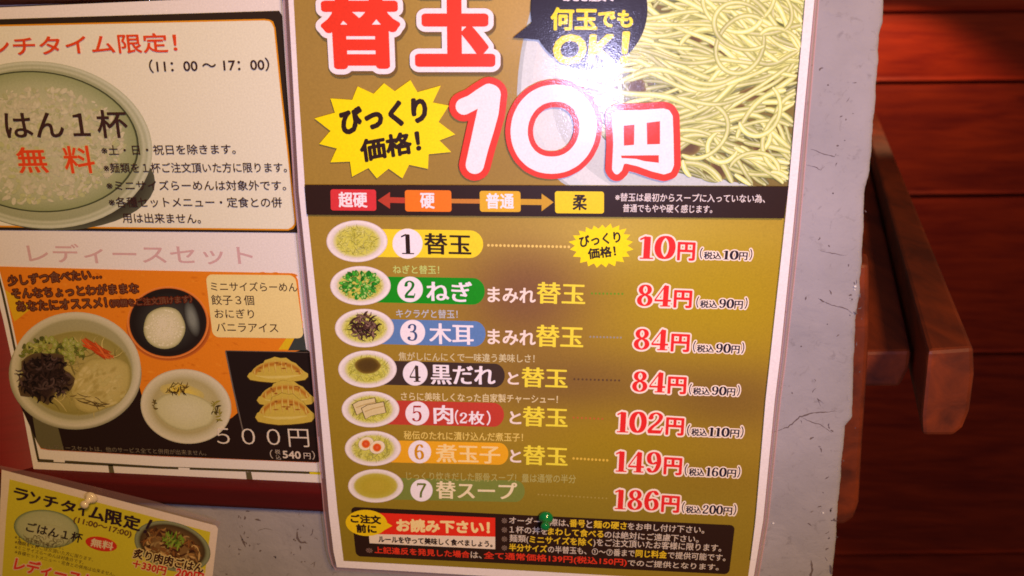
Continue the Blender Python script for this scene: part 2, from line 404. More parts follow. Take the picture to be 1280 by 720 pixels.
crack_obj([(1014, 700), (1015, 712), (1012, 724)], 4.0); crack_obj([(1038, 706), (1040, 718)], 3.0)
crack_obj([(1030, 505), (1022, 498), (1026, 508)], 1.0)
for cx, cy, sx, sy, n in [(302, 672, 6, 34, 13), (376, 672, 10, 32, 16), (1068, 375, 5, 26, 12), (1036, 660, 8, 40, 12), (1028, 560, 22, 50, 12), (1020, 420, 30, 90, 12), (345, 690, 40, 22, 10), (1040, 100, 30, 90, 8), (1035, 280, 35, 60, 8), (440, 712, 20, 6, 4)]:
    for _ in range(n):
        x0, y0 = rng.gauss(cx, sx), rng.gauss(cy, sy*.6); a = rng.uniform(0, 6.28); L = rng.uniform(1.5, 7); cv = rng.uniform(-1.2, 1.2)
        pts = [(x0+L*u*math.cos(a+cv*u), y0+L*u*math.sin(a+cv*u)) for u in (0, .35, .7, 1)]
        k = crack(pts, rng.uniform(.8, 2.4), jitter=.6); k.build('pit', M_CRACK, wallE)
crack_obj([(372, 664), (371, 673), (376, 678), (384, 679)], 3.2); crack_obj([(300, 668), (304, 678), (307, 684)], 2.6)
crack_obj([(322, 664), (332, 660), (342, 663)], 1.0); crack_obj([(318, 649), (326, 651)], 2.2); crack_obj([(388, 706), (394, 702), (392, 710)], 1.6)
for cx, cy, r in [(1029, 641, 1.3), (966.5, 654, 1.5), (1069, 358, 1.6), (1068.5, 362, 1)]:
    k = Ink(WALL); k.rings(cx, cy, r, r*.8, [(1, (1, 1, 1)), (.5, (1, 1, 1))], 30, n=8); k.build('crumb', M_CRUMB, wallE)

# ------------------------------------------------------------------ room behind: shiplap boards and a timber frame
BACK = 1.45
wb = thing('board_wall', 'dark red stained wooden board wall far behind the plaster edge', 'wall', (.3, BACK, 1.2))
BS = Surf(-BACK)
joints = [-330, -190, -95, 12, 100, 242, 440, 690, 960]
for a, b2 in zip(joints[:-1], joints[1:]):
    # every board: flat face, rounded lower lip and a recessed tongue above
    A = BS.at(np.array([900., 1500.]), np.array([a+5., a-1.])); B = BS.at(np.array([900., 1500.]), np.array([b2+5., b2-1.]))
    zt, zb = A[0][2], B[0][2]; zt1, zb1 = A[1][2], B[1][2]
    prof = [(0, .016), (.004/abs(zt-zb), .016), (.006/abs(zt-zb), .001), (.02/abs(zt-zb), 0), (1-.012/abs(zt-zb), 0), (1-.005/abs(zt-zb), -.004), (1-.002/abs(zt-zb), -.003), (1, .006), (1.0, .016)]
    V = []
    for k2 in range(2):
        for u, d_ in prof:
            P = (A[k2]*(1-u)+B[k2]*u).copy(); P[1] += d_; V.append(P)
    n = len(prof); mesh_obj('plank', V, [(i, i+n, i+n+1, i+1) for i in range(n-1)], M_PLANK, wb)

fr = thing('timber_frame', 'brown timber frame with a thick beam end sticking out past the plaster wall edge', 'wooden frame', (.25, .2, 1.2))
def prism(name, sec, d0, d1, bev=.003):
    """a board running away from the wall: cross-section given on the near end plane (photo points at depth d0), extruded to depth d1"""
    s0 = Surf(-d0); P = s0.at(np.array([q[0] for q in sec], float), np.array([q[1] for q in sec], float)); dr_ = ray(1045., 20.); Q = P + dr_*((d1-d0)/dr_[1])
    n = len(sec); V = np.vstack([P, Q]); Fc = [tuple(range(n)), tuple(range(2*n-1, n-1, -1))]+[(i, i+n, (i+1) % n+n, (i+1) % n) for i in range(n)]
    o = mesh_obj(name, V, Fc, M_BEAM, fr)
    md = o.modifiers.new('bevel', 'BEVEL'); md.width = bev; md.segments = 2; md.limit_method = 'ANGLE'
    return o
prism('beam', [(1160, 438), (1217, 434), (1218, 470), (1212, 515), (1204, 535), (1192, 545), (1153, 545), (1152, 520)], .03, BACK-.02)
prism('cross_beam', [(1040, 440), (1139, 438), (1136, 462), (1124, 484), (1040, 484)], .10, 1.3)
prism('upright', [(1030, 330), (1086, 330), (1086, 420), (1082, 490), (1077, 560), (1073, 630), (1067, 648), (1055, 656), (1030, 656)], .085, .115)

# ------------------------------------------------------------------ notice board with dark red frame
nb = thing('notice_board', 'white notice board in a dark red lacquered wooden frame left of the poster', 'notice board', (-.2, 0, 1.3))
def bar(name, p0, p1, q0, q1, h, parent, mat, na=2, ns=11):
    V = []
    for i in range(na):
        u = i/(na-1); a = np.array(p0)*(1-u)+np.array(p1)*u; b_ = np.array(q0)*(1-u)+np.array(q1)*u
        for j in range(ns):
            s_ = j/(ns-1); e = min(s_, 1-s_)*ns*.38; lift = h*(1-max(0, 1-e)**2)
            if j in (0, ns-1): lift = 0.0
            P = Surf(h*.98 if lift > 0 else h*.98).at(np.array(a[0]*(1-s_)+b_[0]*s_), np.array(a[1]*(1-s_)+b_[1]*s_)); P[1] = -lift; V.append(P)
    Fc = [(i*ns+j, (i+1)*ns+j, (i+1)*ns+j+1, i*ns+j+1) for i in range(na-1) for j in range(ns-1)]
    Fc += [tuple(range(ns)), tuple(range((na-1)*ns, na*ns))]
    return mesh_obj(name, V, Fc, mat, parent, smooth=True)
HF = .0125
bar('frame_rail', (-200, 12.5), (470, -4), (-200, -50), (470, -60), HF, nb, M_RED)
bar('frame_rail', (-210, 577), (470, 610), (-210, 618), (470, 651), HF, nb, M_RED)
bar('frame_stile', (-45, 150), (43.5, 591), (-205, 150), (-140, 591), HF, nb, M_RED)
bar('frame_stile', (371, -4), (424, 606), (440, -4), (486, 608), HF, nb, M_RED)
k = Ink(Surf(.0025)); k.poly([(-200, -20), (400, -20), (430, 620), (-200, 620)], C(205, 196, 200), 0); k.build('backing_panel', M_CARD, nb)

# white insert sheets with their card prints
k = Ink(SHEET)
WHT = C(236, 230, 224)
k.poly([(-60, 12), (352, -6), (371, 292), (399, 585), (404, 610), (43, 592), (26, 500), (4, 400), (-60, 150)], WHT, 0)
sh = thing('insert_sheet', 'white paper insert with pale pink katakana heading and ruled boxes along its bottom', 'paper sheet', tuple(SHEET.at(200, 300)))
k.build('sheet', M_CARD, sh)
k = Ink(SHEET)
k.text('レディースセット', (37, 328), (317, 331), 24, C(214, 176, 176), 2, rx=.3)
k.build('heading_lettering', M_CARD, sh)
k = Ink(SHEET)
GR = C(74, 66, 40)
k.ribbon([(-7, 325), (3, 365), (12, 405), (28, 482), (48, 575)], 3.0, [GR, GR], 2)
k.poly([(47, 573.5), (202, 583), (402, 590), (402, 593), (202, 586), (47, 577.5)], GR, 2)
for a, b2, yy in [(135, 141, 583), (307, 314, 592)]: k.poly([(a, yy-2), (b2, yy-2), (b2+4, yy+18), (a+3, yy+18)], C(95, 88, 60), 2)
k.build('ruled_line', M_CARD, sh)
for x0, y0, cc in [(67, 574.3, WHT), (223, 584.3, WHT), (387, 589.7, C(220, 205, 20))]:
    k = Ink(SHEET); k.poly([(x0, y0), (x0+14, y0+.8), (x0+14, y0+3.8), (x0, y0+3)], cc, 4); k.build('paper_tab', M_CARD, sh)

# lunch card -----------------------------------------------------------------
lc = thing('lunch_menu_card', 'cream lunch menu card with a bowl of rice and black and orange border', 'menu card', tuple(CARD.at(180, 160)))
def lc_build(k, nm): k.build(nm, M_CARD, lc)
k = Ink(CARD); DK = C(48, 36, 26)
k.poly([(-150, 31), (0, 24), (349, 13.5), (353, 20), (358, 100), (372, 291), (0, 287.5), (-150, 285)], DK, 0); lc_build(k, 'black_border')
k = Ink(CARD)
def rr(off): return [(-150, 38+off), (0, 31+off), (200, 26.5+off), (330, 23.6+off), (337, 24.5+off), (341.5-off, 27+off), (344.3-off, 35), (352-off, 110), (361-off, 190), (370-off, 274), (369.8-off, 281-off*.5), (366.5-off, 286-off), (360, 288.2-off), (190, 286.3-off), (0, 284-off), (-150, 282-off)]
k.poly(rr(0), C(225, 150, 20), 1); k.gradquad
k.poly(rr(2.0), C(234, 232, 208), 2); lc_build(k, 'cream_panel')
k = Ink(CARD)                                # bowl of rice
LV = 4
k.rings(72, 228, 122, 60, [(1, C(90, 92, 74)), (.8, C(52, 46, 36)), (.3, C(60, 52, 40))], LV)
k.rings(50, 181, 141, 104, [(1, C(188, 192, 160)), (.975, C(205, 210, 182)), (.95, C(176, 182, 148)), (.925, C(196, 200, 168)), (.9, C(160, 166, 128)), (.6, C(176, 180, 138))], LV+1, rot=.12, n=64)
k.rings(46, 177, 128, 88, [(1, C(70, 76, 50)), (.985, C(70, 76, 50)), (.975, C(150, 160, 112)), (.8, C(176, 182, 140)), (.5, C(196, 196, 158))], LV+2, rot=.10, n=64)
k.build('rice_bowl_photo', M_CARD, lc)
k = Ink(CARD)
for i in range(1100):                        # rice grains
    a = rng.uniform(0, 6.283); r = math.sqrt(rng.uniform(0, 1))
    x, y = 44+r*112*math.cos(a), 182+r*73*math.sin(a)
    if x < -60: continue
    g = rng.uniform(-1, 1); c = C(204+9*g, 200+9*g, 166+9*g) if rng.random() < .72 else C(186+8*g, 190+8*g, 138)
    an = rng.uniform(0, 3.14); L = rng.uniform(2.0, 5.5)
    k.rings(x, y, L, L*rng.uniform(.35, .65), [(1, tuple(np.array(c)*.965)), (.4, c)], LV+3, rot=an, n=8, micro=MICRO*.4*i)
o = k.build('rice_grains', M_CARD, lc); o['kind'] = 'stuff'
k = Ink(CARD); L2 = LV+30
ORG = C(226, 74, 30); BRN = C(62, 38, 34)
k.text('ランチタイム限定！', (-45, 71), (222, 65), 24, ORG, L2, rx=.45, vp=(560, 3268), slant=.0)
lc_build(k, 'title_lettering')
k = Ink(CARD)
k.text('（11：00 ～ 17：00）', (187.5, 91), (337, 88.5), 16.5, BRN, L2, rx=.28, vp=(560, 3268)); lc_build(k, 'hours_lettering')
k = Ink(CARD)
k.text('ごはん１杯', (-28, 174), (161, 172), 35, BRN, L2+3, rx=.6, ry=.4, vp=(560, 3268)); lc_build(k, 'rice_lettering')
k = Ink(CARD)
k.text('無', (25, 216), (61, 215.5), 32, ORG, L2, rx=.7, out=(1.2, C(200, 196, 140), L2-4)); k.text('料', (83, 216.5), (120, 216), 34, ORG, L2, rx=.6, out=(1.2, C(200, 196, 140), L2-4)); lc_build(k, 'free_lettering')
k = Ink(CARD)
for s_, a, b2, h in [('※土・日・祝日を除きます。', (127.5, 194), (295, 192.5), 12.5), ('※麺類を１杯ご注文頂いた方に限ります。', (130.5, 216), (359, 215.5), 12.5),
                     ('※ミニサイズらーめんは対象外です。', (134, 238), (358, 238), 12.5), ('※各種セットメニュー・定食との併', (137, 259), (353, 259.5), 13), ('用は出来ません。', (154, 278.5), (251.5, 279.5), 12.5)]:
    k.text(s_, a, b2, h, BRN, L2+6, rx=.1)
lc_build(k, 'notes_lettering')

# ladies set card ---------------------------------------------------------------
ld = thing('ladies_set_menu_card', 'orange menu card with photos of ramen, rice ball and dumplings, below the lunch card', 'menu card', tuple(CARD.at(200, 455)))
k = Ink(CARD)
LCP = [(-2, 333), (180, 338), (362, 341.5), (369, 343.5), (372.5, 350), (381, 430), (391, 505), (400.5, 573), (399.5, 577.5), (395, 578.5), (200, 570.5), (60, 562.5), (51, 561), (46, 552), (35, 498), (19, 420), (8, 370)]
k.poly(LCP, C(232, 136, 30), 0); k.build('orange_card', M_CARD, ld)
k = Ink(CARD)
k.poly([(20, 495), (60, 520), (120, 520), (160, 500), (174, 482), (182, 512), (240, 550), (290, 522), (297, 516), (290, 480), (288, 462), (388, 440), (382, 436), (393, 520), (400, 573), (399, 577.5), (395, 578), (200, 570), (60, 562), (51, 560), (46, 552)], C(38, 22, 18), 1)
k.poly([(38, 505), (70, 525), (80, 563), (60, 562), (51, 560), (46, 552)], C(104, 98, 66), 2)
k.poly([(348, 437), (372, 402), (379, 402), (360, 437)], C(226, 190, 30), 2); k.poly([(360, 438), (376, 408), (379, 410), (383, 438)], C(60, 66, 62), 3)
k.poly([(6, 362), (40, 385), (18, 402), (12, 384)], C(226, 180, 30), 2)
k.build('table_photo', M_CARD, ld)
nz = [C(214, 120, 24), C(238, 148, 40), C(224, 126, 26)]
k = Ink(CARD)
for i in range(260):
    x, y = rng.uniform(15, 370), rng.uniform(342, 500)
    if y > 440 and not 160 < x < 292: continue
    if y > 400 and x < 165: continue
    k.rings(x, y, rng.uniform(2, 7), rng.uniform(1, 2.5), [(1, C(232, 136, 30)), (.3, rng.choice(nz))], 0, rot=rng.uniform(-.2, .6), n=8, micro=8e-6+MICRO*.05*i)
o = k.build('cloth_texture', M_CARD, ld); o['kind'] = 'stuff'
# ramen bowl
k = Ink(CARD)
k.rings(94, 467, 83, 70, [(1, C(150, 146, 116)), (.96, C(186, 182, 150)), (.8, C(200, 196, 166))], 4, n=60)
k.rings(95, 462, 81, 72, [(1, C(196, 192, 162)), (.97, C(214, 208, 180)), (.9, C(200, 196, 160)), (.86, C(168, 164, 122)), (.5, C(168, 160, 110))], 5, n=60)
k.rings(96, 466, 70, 53, [(1, C(172, 166, 110)), (.96, C(150, 140, 70)), (.7, C(168, 156, 84)), (.3, C(178, 164, 92))], 6, n=50, wob=.02)
k.build('ramen_bowl_photo', M_CARD, ld)
def scatter(k, n, cx, cy, rx, ry, L, wd, pal, lv, curl=1.5, rot=0, wob=.8, base=0, th0=None):
    for i in range(n):
        a = rng.uniform(0, 6.283); r = math.sqrt(rng.random()); x0, y0 = r*rx*math.cos(a), r*ry*math.sin(a)
        x0, y0 = cx+x0*math.cos(rot)-y0*math.sin(rot), cy+x0*math.sin(rot)+y0*math.cos(rot)
        th = rng.uniform(0, 6.283) if th0 is None else th0+rng.gauss(0, .16); cv = rng.uniform(-curl, curl); l = L*rng.uniform(.6, 1.3)
        pts = [(x0+l*(u-.5)*math.cos(th+cv*u), y0+l*(u-.5)*math.sin(th+cv*u)) for u in np.linspace(0, 1, 6)]
        c = np.array(rng.choice(pal)); c = np.clip(c*rng.uniform(.85, 1.12), 0, 1)
        k.ribbon(pts, wd*rng.uniform(.7, 1.3), [tuple(c*.75), tuple(c), tuple(c*.8)], lv, micro=MICRO*(i+base), taper=True)
k = Ink(CARD)
scatter(k, 160, 97, 468, 62, 44, 26, 1.6, [C(188, 172, 92), C(158, 144, 70), C(206, 190, 116)], 7)
k.rings(125, 480, 40, 32, [(1, C(168, 154, 84)), (.9, C(192, 178, 104)), (.4, C(204, 188, 118))], 15, rot=-.6, wob=.08, n=36)
for i in range(60):
    a = rng.uniform(0, 6.28); r = math.sqrt(rng.random())*.85; k.rings(126+38*r*math.cos(a), 481+30*r*math.sin(a), rng.uniform(3, 10), rng.uniform(1.5, 4), [(1, C(194, 180, 108)), (.4, rng.choice([C(212, 198, 132), C(180, 164, 92), C(200, 188, 118)]))], 16, rot=-.6+rng.uniform(-.4, .4), n=10, micro=MICRO*i)
scatter(k, 14, 108, 500, 26, 6, 16, 1.3, [C(120, 100, 50), C(96, 76, 40)], 18, curl=.6, rot=.25, th0=.3)
k.build('noodles_photo', M_CARD, ld)
k = Ink(CARD)
scatter(k, 120, 66, 440, 40, 19, 9, 3.6, [C(150, 156, 60), C(126, 136, 50), C(178, 180, 92), C(92, 96, 40)], 18, curl=3)
for i in range(34):
    a = rng.uniform(0, 6.28); r = math.sqrt(rng.random()); k.rings(68+36*r*math.cos(a), 438+16*r*math.sin(a), rng.uniform(3, 5.5), rng.uniform(2, 3.5), [(1, C(120, 134, 46)), (.75, C(176, 184, 90)), (.5, C(150, 156, 80)), (.2, C(186, 186, 120))], 21, rot=a, n=9, micro=MICRO*i)
k.rings(55, 473, 33, 28, [(1, C(96, 78, 50)), (.7, C(60, 42, 34)), (.3, C(48, 32, 28))], 23, wob=.3, n=26)
scatter(k, 150, 56, 472, 32, 27, 13, 2.9, [C(38, 24, 20), C(52, 34, 30), C(66, 46, 42), C(28, 16, 14), C(90, 70, 66)], 24, curl=2.4)
scatter(k, 34, 121, 436, 15, 6, 22, 2.6, [C(226, 92, 34), C(236, 120, 56), C(204, 76, 26)], 31, rot=.5, curl=.3, th0=.52)
k.build('topping_photo', M_CARD, ld)
# rice ball bowl
k = Ink(CARD)
k.rings(211, 408, 53, 43, [(1, C(206, 110, 40)), (.92, C(160, 76, 24))], 3, n=50)
k.rings(210, 403, 51, 45, [(1, C(236, 150, 74)), (.955, C(214, 116, 44)), (.94, C(40, 30, 26)), (.85, C(34, 26, 24)), (.4, C(58, 56, 52))], 4, n=50)
k.rings(240, 398, 9, 24, [(1, C(38, 32, 29)), (.3, C(128, 134, 124))], 5, rot=-.25)
k.rings(205.5, 410, 27, 26.5, [(1, C(160, 158, 108)), (.88, C(206, 202, 156)), (.4, C(228, 222, 190))], 6, wob=.05, n=36)
for i in range(90):
    a = rng.uniform(0, 6.28); r = math.sqrt(rng.random())*.9; k.rings(205+r*26*math.cos(a), 410+r*25*math.sin(a), 2.4, 1.3, [(1, C(208, 204, 158)), (.3, C(236, 230, 200))], 7, rot=a*2, n=7, micro=MICRO*i)
k.build('rice_ball_photo', M_CARD, ld)
# white plate
k = Ink(CARD)
k.rings(232.5, 508, 57, 46.5, [(1, C(190, 184, 150)), (.96, C(222, 214, 184)), (.85, C(206, 200, 164)), (.72, C(182, 172, 120)), (.4, C(196, 186, 130))], 8, rot=.15, n=56)
k.rings(228, 491, 27, 11, [(1, C(196, 182, 110)), (.4, C(222, 200, 90))], 9, rot=.2, wob=.1)
k.rings(231, 514, 38, 23, [(1, C(176, 170, 116)), (.88, C(206, 202, 152)), (.3, C(214, 210, 168))], 10, rot=.15, wob=.07, n=36)
scatter(k, 30, 222, 486, 15, 6, 10, 1.4, [C(60, 40, 24), C(120, 90, 30), C(220, 190, 60)], 11)
scatter(k, 16, 270, 515, 6, 14, 8, 2.0, [C(80, 66, 26), C(150, 140, 50)], 12); scatter(k, 7, 194, 506, 4, 5, 6, 2, [C(110, 92, 40)], 12)
k.build('plate_photo', M_CARD, ld)
# dumplings on a black tray
k = Ink(CARD)
k.poly([(282, 438), (388, 440), (399, 546), (304, 540)], C(34, 22, 20), 13)
k.ribbon([(282, 439), (292, 488), (304, 540)], 1.6, [C(110, 100, 90)]*2, 14); k.ribbon([(282, 438.5), (388, 440.5)], 1.0, [C(96, 84, 72)]*2, 14)
k.build('tray_photo', M_CARD, ld)
for q, (cx, cy, sx, sy) in enumerate([(347, 470, 38, 24), (357, 500, 36, 25), (356, 521, 37, 30)]):
    k = Ink(CARD); lv0 = 16+q*9
    top = [(-1, .02), (-.93, -.16), (-.8, -.24), (-.66, -.46), (-.5, -.6), (-.42, -.82), (-.22, -.92), (-.1, -1.0), (.1, -.93), (.28, -.95), (.45, -.76), (.6, -.66), (.74, -.42), (.88, -.24), (1, -.12)]
    bot = [(1.0, .04), (.9, .2), (.6, .27), (.2, .32), (-.2, .34), (-.6, .28), (-.9, .2)]
    up = [(cx+sx*u, cy+sy*v) for u, v in top+bot]
    k.poly([(cx+(x-cx)*1.02, cy+(y-cy)*1.04+.8) for x, y in up], C(70, 48, 18), lv0)
    k.poly(up, C(204, 180, 72), lv0+1)
    arch = lambda s0, dy: [(cx+sx*s0*math.cos(a), cy+dy-sy*s0*.86*math.sin(a)) for a in np.linspace(.25, math.pi-.25, 14)]
    k.ribbon(arch(.80, 1), 7.5, [C(204, 180, 72), C(190, 136, 44), C(178, 112, 36), C(196, 150, 54), C(206, 182, 78)], lv0+2)
    k.ribbon([(cx-sx*.72, cy-.5), (cx-sx*.3, cy+1.5), (cx+sx*.3, cy+1), (cx+sx*.75, cy-1)], 5, [C(204, 180, 72), C(222, 204, 112), C(212, 190, 86)], lv0+3, taper=True)
    for i in range(8):
        u = -.7+i*.2+rng.uniform(-.05, .05); vv = -.92*(1-abs(u)**1.6)
        k.ribbon([(cx+sx*u, cy+sy*vv*.95), (cx+sx*u*1.03, cy+sy*vv*.55), (cx+sx*(u*1.06+.03), cy+sy*vv*.2)], rng.uniform(2, 3.2), [C(188, 146, 52), C(224, 202, 108), C(206, 172, 72), C(182, 138, 50)], lv0+4, micro=MICRO*i, taper=True)
    for i in range(7):
        u = rng.uniform(-.7, .7); k.rings(cx+sx*u, cy-sy*rng.uniform(.3, .8)*(1-u*u), rng.uniform(1.5, 4), rng.uniform(.8, 1.8), [(1, C(190, 140, 50)), (.3, C(140, 80, 28))], lv0+5, micro=MICRO*i, n=8)
    k.build('dumpling_photo', M_CARD, ld)
k = Ink(CARD)
k.roundrect([(257, 343), (369, 344), (380, 423), (266, 421.5)], 8, C(240, 222, 150), 8); k.build('cream_label', M_CARD, ld)
k = Ink(CARD)
for s_, a, b2, h in [('ミニサイズらーめん', (264, 363.5), (372, 364.5), 11.5), ('餃子３個', (265, 381), (318, 381.5), 12.5), ('おにぎり', (269, 397.5), (318, 398), 11.5), ('バニラアイス', (271, 414.5), (348, 415.5), 11.5)]:
    k.text(s_, a, b2, h, BRN, 10, rx=.12)
k.build('dish_list_lettering', M_CARD, ld)
k = Ink(CARD)
for s_, a, b2, h in [('少しずつ食べたい…', (11, 357), (127, 348), 12.5), ('そんなちょっとわがままな', (16, 373), (174, 366), 12.5), ('あなたにオススメ！', (22, 389), (134, 384), 12.5), ('（同梱をご注文頂けます）', (138, 384), (240, 378), 9)]:
    k.text(s_, a, b2, h, C(120, 84, 60), 34, out=(1.25, C(92, 34, 14), 32))
k.build('slogan_lettering', M_CARD, ld)
k = Ink(CARD)
k.text('５００円', (272, 556.5), (387, 559), 22.5, C(226, 214, 194), 42, thin=.006)
k.text('540', (354, 572.5), (376, 573.5), 9, C(220, 205, 185), 42, rx=.3); k.text('円', (380, 573.5), (388.5, 574), 7.5, C(220, 205, 185), 42)
k.text('（', (338, 573), (341.5, 573.2), 11, C(200, 185, 165), 42); k.text('）', (390.5, 574.5), (394, 574.7), 11, C(200, 185, 165), 42)
k.text('税', (344, 567.5), (350.5, 568), 5.8, C(190, 175, 155), 42); k.text('込', (345, 574.2), (351.5, 574.6), 5.6, C(190, 175, 155), 42)
k.build('price_lettering', M_CARD, ld)
k = Ink(CARD); k.text('※レディースセットは、他のサービス全てと併用が出来ません。', (56, 562), (258, 569.5), 6.5, C(128, 116, 96), 42); k.build('notes_lettering', M_CARD, ld)

# ------------------------------------------------------------------ small flyer at lower left
fl = thing('lunch_flyer', 'tilted yellow green laminated lunch flyer pinned below the notice board', 'flyer', tuple(FLY.at(130, 670)))
k = Ink(FLY)
k.poly([(2, 587), (270, 657), (272.5, 661), (264, 735), (258, 762), (-12, 762), (0, 640)], C(244, 226, 214), 0); k.build('paper', M_FLY, fl)
k = Ink(FLY)
def fgrad(X, Y):
    u = np.clip((X-10)/260, 0, 1)[:, None]; return np.array(C(196, 186, 44))*(1-u)+np.array(C(188, 178, 50))*u
k.poly([(12, 599), (263, 665), (254, 735), (249, 758), (0, 758), (8, 640)], C(222, 210, 52), 1); k.build('green_background', M_FLY, fl)
k = Ink(FLY); ex_ = [C(210, 150, 130)]*2
k.poly([(-4, 581), (60, 594), (195, 627), (276, 652), (272, 662), (2, 587.5)], C(200, 130, 120), -6); k.build('film_margin', M_FILM, fl)
FT = C(48, 22, 40)
k = Ink(FLY)
k.rings(58, 661, 41, 23.5, [(1, C(96, 112, 80)), (.95, C(150, 164, 124)), (.88, C(186, 192, 148)), (.5, C(196, 200, 158))], 3, rot=.13)
k.rings(60, 668, 30, 13, [(1, C(190, 194, 150)), (.4, C(206, 206, 170))], 4, rot=.13); scatter(k, 60, 58, 676, 34, 8, 7, 1.1, [C(90, 80, 54), C(150, 146, 104), C(176, 170, 130)], 5)
k.build('rice_bowl_photo', M_FLY, fl)
k = Ink(FLY)
k.rings(215.5, 683, 49, 30, [(1, C(110, 116, 88)), (.95, C(150, 158, 126)), (.9, C(134, 138, 104)), (.84, C(80, 60, 34)), (.4, C(140, 104, 60))], 3, rot=.3)
scatter(k, 150, 214, 684, 37, 20, 10, 3.0, [C(150, 98, 48), C(112, 66, 30), C(184, 134, 74), C(206, 168, 108), C(84, 46, 24)], 5, rot=.3)
scatter(k, 40, 218, 676, 13, 8, 9, 2.2, [C(124, 160, 40), C(160, 186, 64), C(96, 130, 30)], 12, rot=.2)
k.build('meat_bowl_photo', M_FLY, fl)
k = Ink(FLY)
# brush lettering: jittered character by character
xs = [(17, 622.5, 17, 'ラ'), (37, 628, 12, 'ン'), (54, 631.5, 17, 'チ'), (76, 637, 17, 'タ'), (97.5, 642, 10, 'イ'), (111, 646, 18, 'ム'), (131.5, 652, 20, '限'), (154, 658, 20, '定')]
for x, y, w_, ch in xs: k.text(ch, (x, y+1), (x+w_, y+w_*.26+1), (w_*.86 if w_ > 13 else 15), FT, 20, rx=1.0, ry=.55, vp='perp', slant=-.15)
k.text('！', (179, 665.5), (182, 666.2), 16, FT, 20, rx=.7, vp='perp', slant=.3)
k.build('title_lettering', M_FLY, fl)
k = Ink(FLY)
k.text('(11:00～17:00)', (91, 654), (163, 673), 8.5, C(110, 70, 40), 20, rx=.35, vp='perp'); k.build('hours_lettering', M_FLY, fl)
k = Ink(FLY)
k.text('ごはん１杯', (32, 664), (101.5, 679), 12, C(48, 30, 34), 20, rx=.35, vp='perp'); k.build('rice_lettering', M_FLY, fl)
k = Ink(FLY)
k.rings(126.5, 680, 20, 8.6, [(1, C(222, 52, 34)), (.5, C(226, 60, 40))], 14, rot=.2); k.text('無料', (113, 682.5), (140.5, 688), 10, C(240, 220, 190), 20, rx=.4, vp='perp'); k.build('free_badge', M_FLY, fl)
k = Ink(FLY)
for i, (s_, L) in enumerate([('※土・日・祝日を除きます。', 62), ('※麺類を１杯ご注文頂いた方に限ります。', 100), ('※ミニサイズらーめんは対象外です。', 88), ('※各種セットメニュー・定食との併用は出来ません。', 128)]):
    y = 673.5+i*6.2; k.text(s_, (18, y), (18+L*.98, y+L*.225), 5.0, C(90, 66, 40), 21, vp='perp')
k.build('notes_lettering', M_FLY, fl)
k = Ink(FLY)
k.text('炙り肉肉ごはん', (166, 697), (253, 717), 12, C(66, 24, 14), 26, rx=.5, vp='perp', out=(1.3, C(236, 214, 150), 23)); k.build('dish_lettering', M_FLY, fl)
k = Ink(FLY)
k.text('＋330円', (165, 709), (206, 719), 10, C(210, 50, 30), 26, rx=.5, vp='perp', out=(1.0, C(240, 220, 160), 23)); k.text('200円', (219, 721), (252, 729), 12, C(224, 50, 34), 26, rx=.6, vp='perp', out=(1.0, C(240, 220, 190), 23))
k.text('レディースセット', (17, 712), (150, 743), 16, C(232, 60, 44), 26, rx=.6, vp='perp', out=(1.2, C(240, 205, 190), 23)); k.build('price_lettering', M_FLY, fl)

# ------------------------------------------------------------------ the main poster
po = thing('noodle_refill_poster', 'large gold laminated menu poster listing seven noodle refills, in front of the plaster wall', 'poster', tuple(POST.at(680, 330)))
WL = [(346, -200), (357, -60), (360.5, 0), (366, 100), (373.5, 240), (393, 430), (411, 640), (417, 690), (421, 709)]
PL = [(352, -180), (362, -60), (367, 0), (373, 110), (381.5, 240), (401.5, 430), (422, 640), (429.5, 701)]
PR = [(1024, -180), (1011, -60), (1006.5, 0), (985.5, 236), (980, 290), (963, 445), (957, 500), (944.5, 650), (938, 701), (932, 730)]
WR = [(1042, -200), (1023, -60), (1018, 0), (996, 236), (991, 290), (975, 448), (968.5, 500), (954, 650), (941, 728), (940, 735)]
k = Ink(POST)
slab_pts = WL + [(640, 722), (800, 731), (938, 738)] + WR[::-1][1:]
k.poly(slab_pts, C(242, 234, 236), 0)
k.build('paper', M_LAM, po)
# back of the sheet, for thickness
P2 = np.array(slab_pts, float); n = len(P2); A = POST.at(P2[:, 0], P2[:, 1], -2e-5); B = POST.at(P2[:, 0], P2[:, 1], -2e-5); B[:, 1] += .0004
mesh_obj('paper_edge', np.vstack([A, B]), [(i, (i+1) % n, (i+1) % n+n, i+n) for i in range(n)], M_EDGE, po)

# gold ground: printed soft brown clouds
def gold(X, Y):
    base = np.array(C(166, 136, 44)); X = X[:, None]; Y = Y[:, None]
    def g(cx, cy, sx, sy): return np.exp(-((X-cx)/sx)**2-((Y-cy)/sy)**2)
    c = np.tile(base, (len(X), 1))
    def mixin(w, col):
        nonlocal c; c = c*(1-w)+np.array(col)*w
    mixin(g(400, 60, 190, 200)*.75, C(160, 132, 70)); mixin(g(660, 10, 120, 90)*.8, C(196, 164, 96))
    mixin(g(590, 215, 150, 60)*.6, C(150, 122, 62)); mixin(g(790, 295, 200, 42)*.9, C(204, 182, 86))
    mixin(g(890, 370, 150, 100)*.85, C(178, 154, 20)); mixin(g(520, 500, 130, 120)*.25, C(150, 112, 40))
    mixin(g(655, 368, 78, 66)*.9, C(124, 86, 58)); mixin(g(715, 480, 110, 40)*.7, C(116, 84, 50))
    mixin(g(900, 500, 110, 45)*.75, C(118, 88, 44)); mixin(g(780, 560, 120, 50)*.6, C(164, 138, 14))
    mixin(g(890, 600, 100, 30)*.5, C(140, 108, 30)); mixin(g(640, 670, 420, 90)*.8, C(132, 118, 30)); mixin(g(430, 560, 80, 170)*.45, C(150, 130, 30))
    return c
